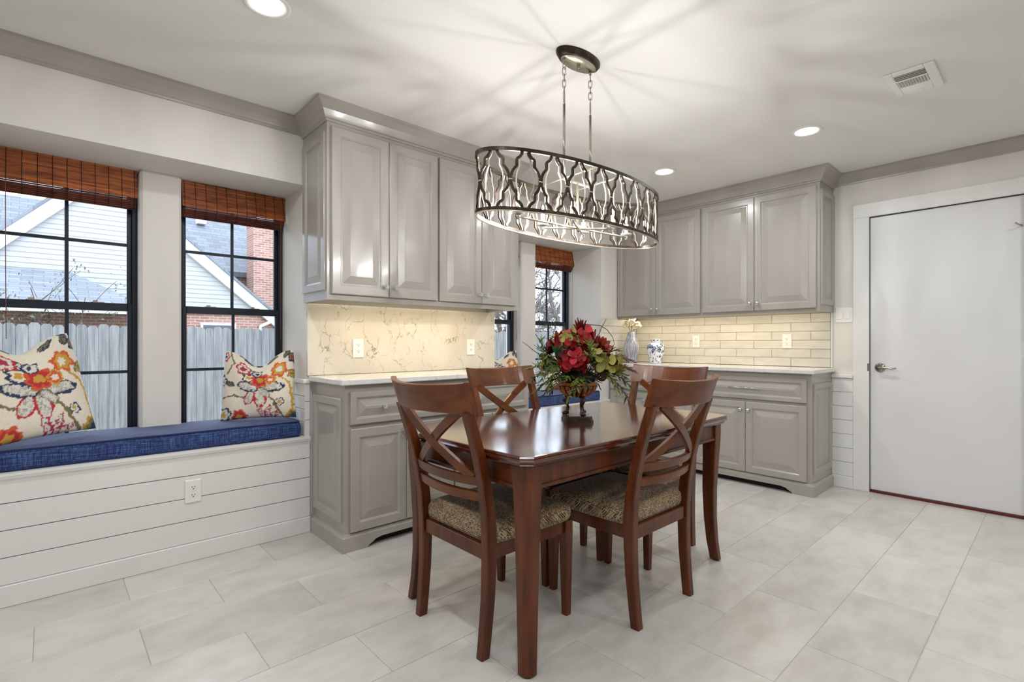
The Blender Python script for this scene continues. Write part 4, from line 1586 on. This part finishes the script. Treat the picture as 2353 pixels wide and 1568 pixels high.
def cone_flower(name, lab, c, axis, R, key, layers, seed):
    rnd = random.Random(seed)
    t, d = flower_root(name, lab, 'flower', c)
    ax = Vector(axis).normalized()
    o1 = ax.orthogonal().normalized(); o2 = ax.cross(o1)
    for li, (n, rad, op, L_) in enumerate(layers):
        for i in range(n):
            a = 2 * PI * (i + .5 * (li % 2)) / n
            out = o1 * math.cos(a) + o2 * math.sin(a)
            yd = (ax * math.cos(op) + out * math.sin(op))
            meshobj('petal', PET[key], t, d - ax * R * .5 + out * rad, orient(yd, out - ax * .3), (L_ * rnd.uniform(.85, 1.1),) * 3)
    return t


up = Vector((0, 0, 1))
near = -CF
mophead('hydrangea_bloom', 'large red hydrangea bloom at the front centre of the urn', fp(1313, 829, .085), .060, ['red', 'red', 'red2'], 54, .038, 1)
mophead('hydrangea_bloom', 'red and cream hydrangea bloom near the top of the arrangement', fp(1303, 782, .03), .052, ['red', 'red2', 'green'], 48, .036, 2)
mophead('hydrangea_bloom', 'red hydrangea bloom just under the burgundy spike', fp(1340, 775, .02), .046, ['red', 'red2', 'red', 'green'], 42, .035, 3)
mophead('hydrangea_bloom', 'yellow green hydrangea bloom at the right of the arrangement', fp(1394, 838, .04), .056, ['green', 'green2'], 50, .040, 4)
mophead('hydrangea_bloom', 'pale green hydrangea bloom between red bloom and rust protea', fp(1362, 818, .065), .040, ['green', 'leafw', 'green2'], 34, .032, 5)
mophead('hydrangea_bloom', 'olive green hydrangea bloom at the left of the arrangement', fp(1262, 838, .03), .048, ['green', 'leafw', 'leaf'], 44, .034, 6)
mophead('hydrangea_bloom', 'red hydrangea bloom on the far side of the arrangement', fp(1330, 800, -.08), .055, ['red', 'red2'], 30, .036, 7)
cone_flower('protea_bloom', 'upright burgundy spiky bloom at the very top', fp(1334, 757), up, .02, 'burg', [(6, .003, .06, .060), (8, .010, .20, .056), (10, .014, .42, .044)], 8)
cone_flower('protea_bloom', 'round rust red protea bloom at upper right', fp(1380, 796, .02), (up * .55 + near * .6 + CR * .45), .042, 'rust', [(6, .004, .1, .055), (9, .012, .35, .055), (12, .02, .65, .048), (13, .024, 1.0, .04)], 9)
cone_flower('protea_bloom', 'dark red protea bloom at upper left', fp(1268, 797, .0), (up * .5 + near * .4 - CR * .7), .035, 'dark', [(5, .004, .1, .046), (8, .010, .4, .046), (10, .016, .75, .04)], 10)
cone_flower('protea_bloom', 'small dark red bloom low at far right', fp(1412, 844, -.01), (up * .2 + near * .4 + CR * .8), .03, 'dark', [(5, .003, .1, .036), (7, .008, .5, .034)], 11)
tl, d = flower_root('green_bud', 'glossy emerald pointed leaves at the upper left', 'leaf', fp(1280, 803, .06))
for i, (dx, dz) in enumerate(((-.6, 1), (-.1, 1.1), (.35, .9))):
    meshobj('leaf', PET['tulip'], tl, d - Vector((0, 0, .03)), orient(CR * dx + up * dz, near), (.065,) * 3)


def pine_cone(lab, c, axis):
    t, d = flower_root('pine_cone', lab, 'pine cone', c, col='cone_brown')
    ax = Vector(axis).normalized(); o1 = ax.orthogonal().normalized(); o2 = ax.cross(o1)
    mb = MB()
    for k_ in range(40):
        u = (k_ + .5) / 40
        a = k_ * 2.39996
        out = o1 * math.cos(a) + o2 * math.sin(a)
        r = .021 * math.sin(PI * (u * .85 + .12))
        p = d + ax * (u - .5) * .042 + out * r * .6
        q = p + out * .011 + ax * .006
        sd = ax.cross(out) * .0065
        mb.add([p - sd * .6, p + sd * .6, q + sd, q - sd, q + ax * .003], [(0, 1, 2, 3), (3, 2, 4)])
    mb.build('cone_scales', 'cone_brown', t)


pine_cone('pine cone left of the large red bloom', fp(1283, 816, .09), near + up * .3)
pine_cone('pine cone low on the right above the urn rim', fp(1374, 862, .09), near + CR * .3)
pine_cone('pine cone at the right edge of the arrangement', fp(1411, 828, .03), near + CR * .6)


def spray(lab, p1, p2, p3, n, key, L_, seed, grp):
    """arching stem with paired narrow leaves"""
    rnd = random.Random(seed)
    base = URN_TOP + Vector((0, 0, -.01))
    t = thing('leaf_spray', lab, 'foliage', base, group=grp)
    P = [Vector(p) - base for p in (p1, p2, p3)]
    bz = lambda u: P[0] * (1 - u) ** 2 + P[1] * 2 * u * (1 - u) + P[2] * u * u
    MB().tube([(0, 0, 0)] + [bz(i / 8) for i in range(9)], [.002] * 5 + [.0014] * 5, 5).build('stem', 'leaf_dark', t)
    for i in range(n):
        u = .12 + .88 * i / (n - 1)
        p = bz(u)
        d = (bz(min(1, u + .05)) - bz(u - .05)).normalized()
        sd = d.cross(Vector((rnd.uniform(-.5, .5), rnd.uniform(-.5, .5), 1))).normalized() * (1 if i % 2 else -1)
        yd = d * .8 + sd * .8 + Vector((0, 0, rnd.uniform(-.3, .3))) if i < n - 1 else d
        k2 = key if rnd.random() > .25 else rnd.choice(['leaf', 'leafd', 'leafb'])
        s = L_ * rnd.uniform(.75, 1.15)
        meshobj('leaf', PET[k2], t, p, orient(yd, up + near * .5), (s, s, s))
    return t


SP = [  # start u,v,d  control  end   leaves key
    ((1290, 845, .05), (1255, 850, .08), (1222, 868, .06), 17, 'leaf'), ((1288, 850, .06), (1260, 865, .10), (1232, 892, .08), 17, 'leaf'),
    ((1285, 850, .06), (1265, 870, .11), (1245, 905, .10), 17, 'leafd'), ((1280, 840, .04), (1245, 838, .06), (1216, 846, .04), 15, 'leaf'),
    ((1278, 830, .03), (1250, 815, .04), (1240, 800, .0), 13, 'leafd'), ((1275, 835, .06), (1255, 845, .10), (1240, 870, .11), 17, 'leaf'),
    ((1285, 838, .08), (1268, 840, .13), (1258, 880, .13), 17, 'leaf'), ((1272, 822, .0), (1240, 790, .0), (1243, 782, -.02), 11, 'leafd'),
    ((1295, 855, .08), (1275, 862, .13), (1262, 895, .13), 15, 'leafd'), ((1282, 842, -.02), (1246, 846, -.06), (1228, 876, -.08), 13, 'leafd'),
    ((1325, 862, .09), (1322, 868, .14), (1314, 890, .15), 13, 'leaf'), ((1330, 862, .09), (1316, 872, .15), (1300, 908, .14), 17, 'leaf'),
    ((1310, 860, .09), (1300, 862, .13), (1290, 870, .13), 13, 'leaf'), ((1335, 860, .09), (1338, 866, .13), (1336, 882, .14), 11, 'leafd'),
    ((1385, 850, .05), (1415, 858, .08), (1435, 882, .08), 17, 'leafd'), ((1380, 855, .06), (1412, 872, .10), (1430, 912, .10), 17, 'leafd'),
    ((1395, 835, .03), (1425, 838, .05), (1445, 850, .04), 15, 'leafb'), ((1390, 825, .02), (1420, 815, .03), (1442, 826, .02), 15, 'leafb'),
    ((1385, 818, .0), (1405, 800, .0), (1420, 806, -.02), 13, 'leafb'), ((1400, 845, .0), (1425, 850, -.04), (1440, 868, -.06), 13, 'leafd'),
    ((1345, 815, .10), (1350, 800, .13), (1346, 786, .09), 13, 'leaf'), ((1350, 825, .11), (1348, 815, .14), (1338, 812, .13), 11, 'leaf'),
    ((1375, 855, .07), (1395, 862, .11), (1408, 890, .11), 15, 'leaf'), ((1330, 790, -.06), (1300, 770, -.1), (1270, 776, -.12), 13, 'leafd'),
    ((1350, 790, -.06), (1375, 776, -.1), (1400, 790, -.12), 13, 'leafd'), ((1330, 850, -.08), (1330, 850, -.15), (1320, 880, -.16), 15, 'leaf'),
    ((1350, 850, -.08), (1370, 850, -.14), (1385, 885, -.15), 15, 'leafd')]
SIDE = lambda u, v: ('drooping over the front of the urn' if 1288 < u < 1345 and v > 865 else 'fanning out at the left side of the urn' if u < 1288 else 'fanning out at the right side of the urn' if u > 1360 else 'among the blooms of the urn')
for i, (a, b_, c, n, key) in enumerate(SP):
    spray({'leaf': 'narrow leaved olive green spray ', 'leafd': 'narrow leaved dark green spray ', 'leafb': 'narrow leaved bronze tinged spray '}[key] + SIDE(c[0], c[1]), fp(*a), fp(*b_), fp(*c), n, key, .039, 40 + i, 'leaf sprays in the urn')

TW = [('thin bare twig reaching out to the far left', [(1260, 828, .02), (1248, 822, .03), (1232, 810, .03), (1222, 803, .03), (1213, 795, .03), (1200, 786, .02)]),
      ('thin bare twig bent over the upper left', [(1300, 780, -.02), (1290, 770, -.02), (1275, 761, -.02), (1268, 754, -.02), (1260, 750, -.02), (1252, 743, -.02)]),
      ('thin bare twig standing upright at the upper left', [(1282, 790, -.02), (1274, 772, -.02), (1272, 764, -.03), (1278, 753, -.03), (1276, 742, -.03), (1281, 730, -.03), (1278, 720, -.03)]),
      ('dark twig arching over the upper right', [(1336, 770, .01), (1345, 746, .02), (1358, 747, .02), (1376, 749, .03), (1392, 758, .03), (1404, 774, .03), (1409, 790, .03), (1404, 803, .03)]),
      ('straight thin twig at the upper right', [(1368, 785, -.03), (1374, 774, -.04), (1381, 766, -.04), (1385, 753, -.04), (1392, 742, -.04), (1397, 732, -.04)])]
for lab, pts in TW:
    base = URN_TOP + Vector((0, 0, -.01))
    t = thing('curly_twig', lab, 'twig', base)
    P = [Vector((0, 0, 0))] + [fp(*p) - base for p in pts]
    MB().tube(P, [.0022] + [.0022 - .0012 * i / len(pts) for i in range(len(pts))], 6).build('twig_stem', 'twig', t)

# ------------------------------------------------------------------ vases on the tiled worktop
vp = [(.001, 0), (.040, 0), (.046, .006), (.060, .05), (.070, .10), (.073, .14), (.068, .19), (.054, .235), (.040, .268), (.036, .288), (.0375, .300), (.033, .298), (.031, .27), (.001, .26)]
vz = thing('ribbed_vase', 'tall ribbed blue grey glazed vase holding white flowers', 'vase', (4.215, 2.868, .909))
MB().lathe(vp, 56, rib=lambda t_, z: .025 * math.cos(14 * t_) * (1 if z > .01 else 0)).build('vase_body', 'vase_glaze', vz)
rnd = random.Random(5)
top = Vector((4.215, 2.868, .909 + .27))
for i, (dx, dz, lab) in enumerate(((-.045, .085, 'left'), (.05, .078, 'right'), (.0, .125, 'tallest'))):
    c = top + CR * dx + Vector((0, 0, dz + .01))
    URN_SAVE = None
    t, d = flower_root('white_bloom', 'creamy white bloom in the ribbed vase, %s of three' % lab, 'flower', c, base=top)
    for k_ in range(20):
        nrm = Vector((rnd.gauss(0, 1), rnd.gauss(0, 1), rnd.gauss(.3, 1))).normalized()
        tg = nrm.orthogonal(); tg.rotate(Matrix.Rotation(rnd.uniform(0, 6.28), 3, nrm))
        meshobj('petal', PET['white'], t, d + nrm * .026 - tg * .014, orient(tg + nrm * .4, nrm), (.034,) * 3)
    bm = bmesh.new(); bmesh.ops.create_icosphere(bm, subdivisions=2, radius=.02)
    for v in bm.verts: v.co = v.co + d
    MB().bm(bm, True).build('flower_core', 'petal_white', t)

jp = [(.001, 0), (.046, 0), (.052, .006), (.058, .03), (.070, .075), (.081, .115), (.084, .140), (.080, .165), (.066, .186), (.048, .196), (.042, .200), (.042, .212), (.047, .222), (.047, .228), (.040, .230), (.036, .22), (.001, .2)]
jz = thing('ginger_jar', 'squat white porcelain jar painted with blue flowers', 'jar', (4.235, 2.615, .909))
# fine lathe with a painted colour attribute
prof = []
for (r0, z0), (r1, z1) in zip(jp[:-1], jp[1:]):
    k_ = max(1, int(math.hypot(r1 - r0, z1 - z0) / .003))
    prof += [(r0 + (r1 - r0) * i / k_, z0 + (z1 - z0) * i / k_) for i in range(k_)]
prof.append(jp[-1])
jo = MB().lathe(prof, 120).build('jar_body', 'jar_print', jz)
co = np.array([v.co[:] for v in jo.data.vertices])
th = np.arctan2(co[:, 1], co[:, 0]); zz = co[:, 2]
colr = np.tile(np.array(sr('#eceef2')[:3]), (len(co), 1))
navy = np.array(sr('#27345f')[:3]); mid = np.array(sr('#6f80ad')[:3])
rn = random.Random(3)
wx = th + .12 * (vnoise(th * 9, zz * 150, 1) - .5); wz = zz + .012 * (vnoise(th * 9 + 5, zz * 150, 2) - .5)
for k_ in range(26):
    a0, z0 = rn.uniform(-PI, PI), rn.uniform(.03, .18)
    R = rn.uniform(.014, .021)
    da = (wx - a0 + PI) % (2 * PI) - PI
    dx, dz = da * .075, wz - z0
    rr = np.hypot(dx, dz); Rt = R * (.7 + .3 * np.abs(np.cos(2.5 * np.arctan2(dz, dx))))
    colr[rr < Rt] = mid
    colr[(rr < Rt) & (rr > Rt * .75)] = navy
    colr[rr < Rt * .25] = np.array(sr('#eceef2')[:3])
for k_ in range(110):
    a0, z0, an = rn.uniform(-PI, PI), rn.uniform(.012, .19), rn.uniform(0, PI)
    da = (wx - a0 + PI) % (2 * PI) - PI
    dx, dz = da * .075, wz - z0
    p, q = dx * math.cos(an) + dz * math.sin(an), -dx * math.sin(an) + dz * math.cos(an)
    colr[(p / .011) ** 2 + (q / .004) ** 2 < 1] = navy
colr[(zz > .214) & (zz < .224) & (np.sin(th * 8) > .2)] = navy
colr[(zz > .199) & (zz < .203)] = mid
at = jo.data.color_attributes.new('print', 'FLOAT_COLOR', 'POINT')
at.data.foreach_set('color', np.concatenate([colr, np.ones((len(co), 1))], 1).astype(np.float32).ravel())

# ------------------------------------------------------------------ outside
GZ = -.42
g_ = B('ground_outside', 'lawn', None, -30, 70, YO + .02, 80, GZ - .2, GZ)
tag(g_, 'dry winter lawn outside the windows', 'lawn', kind='structure')
fn = thing('picket_fence', 'weathered grey wooden picket fence outside the windows', 'fence', (6.0, 11.0, GZ))
pk = []
for h in (1.80, 1.83, 1.815):
    w = .069
    pk.append(MB().prism([(-w, .02), (w, .02), (w, h - .04), (w - .03, h), (-w + .03, h), (-w, h - .04)], 'y', -.01, .01))
first = [None] * 3
i = 0
x = -8.0
while x < 9.5:
    q = i % 3
    lc = (x, random.uniform(-.006, .006), 0)
    if first[q] is None: first[q] = pk[q].build('picket', 'fence_wood', fn, lc)
    else: inst(first[q], fn, lc, scale=(1, 1, 1 + (x + 2) ** 2 * .0006))
    x += .1425
    i += 1
for z in (.3, .95, 1.55):
    B('fence_rail', 'fence_wood', fn, -8.1, 9.5, .012, .055, z - .045, z + .045)

hs = thing('neighbour_house', 'neighbouring house with pale siding gable, brick base and grey shingle roof', 'house', (1.0, 16.0, GZ))
hx0, hy0 = 1.0, 16.0
SX = lambda x: x - hx0
SZ = lambda z: z - GZ
lx = lambda z: (z - 4.17) / 1.05
rx = lambda z: (6.06 - z) / .86
z = 1.98
while z < 5.12:
    z1 = min(z + .12, 5.18)
    mb = MB()
    a0, a1, b0, b1 = lx(z), lx(z1), rx(z), rx(z1)
    v = [(SX(a0), 0, SZ(z)), (SX(b0), 0, SZ(z)), (SX(b1), 0, SZ(z1)), (SX(a1), 0, SZ(z1)), (SX(a0), -.022, SZ(z)), (SX(b0), -.022, SZ(z)), (SX(b1), -.006, SZ(z1)), (SX(a1), -.006, SZ(z1))]
    mb.add(v, [(0, 1, 2, 3), (4, 7, 6, 5), (0, 4, 5, 1), (3, 2, 6, 7), (0, 3, 7, 4), (1, 5, 6, 2)])
    mb.build('siding_board', 'siding', hs)
    z = z1
for pts in (((lx(1.5), 1.5), (lx(5.215), 5.215)), ((rx(5.215), 5.215), (rx(1.5), 1.5))):
    (xa, za), (xb, zb_) = pts
    dx, dz = xb - xa, zb_ - za
    L_ = math.hypot(dx, dz); nx, nz = -dz / L_ * .13, dx / L_ * .13
    MB().prism([(SX(xa - nx), SZ(za - nz)), (SX(xb - nx), SZ(zb_ - nz)), (SX(xb + nx), SZ(zb_ + nz)), (SX(xa + nx), SZ(za + nz))], 'y', -.16, -.03).build('rake_board', 'house_white', hs)
    nx2, nz2 = nx / .13 * .19, nz / .13 * .19
    MB().prism([(SX(xa + nx), SZ(za + nz)), (SX(xb + nx), SZ(zb_ + nz)), (SX(xb + nx2), SZ(zb_ + nz2)), (SX(xa + nx2), SZ(za + nz2))], 'y', -.22, 8).build('roof_plane', 'shingles', hs)
B('brick_wall', 'brick', hs, SX(-4), SX(6.2), .03, .3, 0, SZ(1.98))
B('frieze_board', 'house_white', hs, SX(-3), SX(5.0), -.03, .03, SZ(1.90), SZ(1.98))
w_ = B('house_window', 'house_white', hs, SX(3.10), SX(3.98), -.02, .03, SZ(.2), SZ(1.66))
B('window_glass', 'house_glass', w_, SX(3.16), SX(3.92), -.035, -.015, SZ(.26), SZ(1.60))
MB().tube([(SX(4.95), -.1, SZ(1.78)), (SX(4.85), -.12, SZ(1.72)), (SX(4.62), -.05, SZ(1.60)), (SX(4.60), -.05, SZ(1.45)), (SX(4.60), -.05, SZ(-.3))], .05, 8).build('downspout', 'house_white', hs)
# low hipped roof in front
v = [(-4.5, 13.2, 1.80), (1.75, 13.2, 1.80), (.40, 15.3, 2.72), (-4.5, 15.3, 2.72), (1.75, 16.0, 1.80), (.40, 16.0, 2.72), (-4.5, 16.0, 1.8)]
v = [(SX(a), b_ - hy0, SZ(c)) for a, b_, c in v]
MB().add(v, [(0, 1, 2, 3), (1, 4, 5, 2), (3, 2, 5), (0, 6, 4, 1)]).build('porch_roof', 'shingles', hs)
MB().box(SX(-4.5), SX(1.80), -2.92, -2.80, SZ(1.70), SZ(1.80)).build('gutter', 'house_white', hs)
MB().tube([(SX(1.72), -2.86, SZ(1.72)), (SX(1.55), -2.75, SZ(1.55)), (SX(1.35), -2.6, SZ(1.45)), (SX(1.34), -2.6, SZ(-.3))], .045, 8).build('downspout', 'house_white', hs)
# roof behind to the left
v = [(-14, 17.0, 2.6), (1.0, 17.0, 2.6), (1.0, 20.5, 5.35), (-14, 20.5, 5.35)]
MB().add([(SX(a), b_ - hy0, SZ(c)) for a, b_, c in v] + [(SX(a), b_ - hy0 + .1, SZ(c) - .2) for a, b_, c in v], [(0, 1, 2, 3), (4, 7, 6, 5), (0, 4, 5, 1), (2, 6, 7, 3), (1, 5, 6, 2), (0, 3, 7, 4)]).build('roof_plane', 'shingles', hs)
# brick wing to the right with shingle roof and chimney
B('brick_wall', 'brick', hs, SX(4.0), SX(9.0), 3.4, 3.7, 0, SZ(3.6))
v = [(2.2, 19.0, 3.52), (9.4, 19.0, 3.52), (5.55, 22.6, 6.7), (2.2, 22.6, 6.7)]
MB().add([(SX(a), b_ - hy0, SZ(c)) for a, b_, c in v] + [(SX(a), b_ - hy0 + .1, SZ(c) - .15) for a, b_, c in v], [(0, 1, 2, 3), (4, 7, 6, 5), (0, 4, 5, 1), (2, 6, 7, 3), (1, 5, 6, 2), (0, 3, 7, 4)]).build('roof_plane', 'shingles', hs)
B('roof_vent', 'house_white', hs, SX(3.95), SX(4.22), 4.85, 5.2, SZ(5.38), SZ(5.56))
B('chimney', 'brick', hs, SX(5.05), SX(6.02), 2.2, 3.0, 0, SZ(5.15))
B('chimney_cap', 'house_white', hs, SX(4.98), SX(6.09), 2.13, 3.07, SZ(5.15), SZ(5.24))


def branches(mb, p, d, L_, r, depth, rnd, tips):
    n = 4
    pts, q = [p], p
    dd = Vector(d)
    for i in range(n):
        dd = (dd + Vector((rnd.gauss(0, .10), rnd.gauss(0, .10), rnd.gauss(.02, .08)))).normalized()
        q = q + dd * L_ / n
        pts.append(q)
    mb.tube(pts, [r * (1 - .35 * i / n) for i in range(n + 1)], 5 if depth < 2 else 4, cap=False)
    if depth == 0:
        tips.append(q)
        return
    for k_ in range(3 if depth > 1 else 4):
        t_ = rnd.uniform(.45, 1.0)
        s = pts[min(n, int(t_ * n))]
        a = dd.orthogonal(); a.rotate(Matrix.Rotation(rnd.uniform(0, 6.28), 3, dd))
        nd = (dd * rnd.uniform(.5, .9) + a * rnd.uniform(.5, .9)).normalized()
        branches(mb, s, nd, L_ * rnd.uniform(.6, .78), r * .58, depth - 1, rnd, tips)
        tips.append(s)


def leaf_cloud(pts, n, size, spread, rnd):
    v, f = [], []
    for i in range(n):
        c = rnd.choice(pts) + Vector((rnd.gauss(0, spread), rnd.gauss(0, spread), rnd.gauss(0, spread)))
        a = Vector((rnd.gauss(0, 1), rnd.gauss(0, 1), rnd.gauss(0, 1))).normalized() * size * rnd.uniform(.6, 1.3)
        b_ = a.orthogonal() * .45
        k_ = len(v)
        v += [c - a, c + b_, c + a, c - b_]
        f.append((k_, k_ + 1, k_ + 2, k_ + 3))
    return MB().add(v, f)


rnd = random.Random(21)
sh = thing('leafy_shrub', 'thin twiggy shrub with small dark leaves beyond the fence', 'shrub', (-.1, 12.9, GZ))
mb, tips = MB(), []
for i in range(9):
    branches(mb, Vector((rnd.gauss(0, .25), rnd.gauss(0, .15), 0)), Vector((rnd.gauss(0, .22), rnd.gauss(0, .2), 1)), rnd.uniform(1.4, 2.0), .018, 2, rnd, tips)
mb.build('shrub_stems', 'twig', sh)
lf = leaf_cloud(tips, 1500, .032, .10, rnd).build('shrub_leaves', 'shrub_leaf', sh)
lf['kind'] = 'stuff'
TR = [((17.0, 17.5), 3.4, .20, 'bare winter tree with a leaning trunk seen in the narrow window', 31), ((21.0, 18.5), 3.8, .24, 'bare grey tree behind the flowers outside', 32), ((15.0, 19.5), 3.6, .18, 'slim bare tree outside the half hidden window', 33), ((19.5, 21.5), 3.6, .2, 'far bare tree beyond the other trees', 34)]
for (x, y), L_, r, lab, sd in TR:
    rnd = random.Random(sd)
    t = thing('bare_tree', lab, 'tree', (x, y, GZ))
    mb, tips = MB(), []
    branches(mb, Vector((0, 0, 0)), Vector((-.15, -.05, 1)), L_, r, 5, rnd, tips)
    mb.build('tree_branches', 'bark', t)
    o = leaf_cloud(tips, 700, .05, .3, rnd).build('dry_leaves', 'dry_leaf', t)
    o['kind'] = 'stuff'
rnd = random.Random(77)
th_ = thing('brown_thicket', 'brown leafless thicket at the end of the garden', 'bushes', (21, 23, GZ), kind='stuff')
mb, tips = MB(), []
for i in range(34):
    branches(mb, Vector((rnd.uniform(-9, 9), rnd.uniform(-1.5, 1.5), 0)), Vector((rnd.gauss(0, .2), rnd.gauss(0, .2), 1)), rnd.uniform(1.6, 2.6), .05, 3, rnd, tips)
mb.build('thicket_stems', 'bark', th_)
o = leaf_cloud(tips, 9000, .06, .35, rnd).build('thicket_leaves', 'dry_leaf', th_)
o['kind'] = 'stuff'
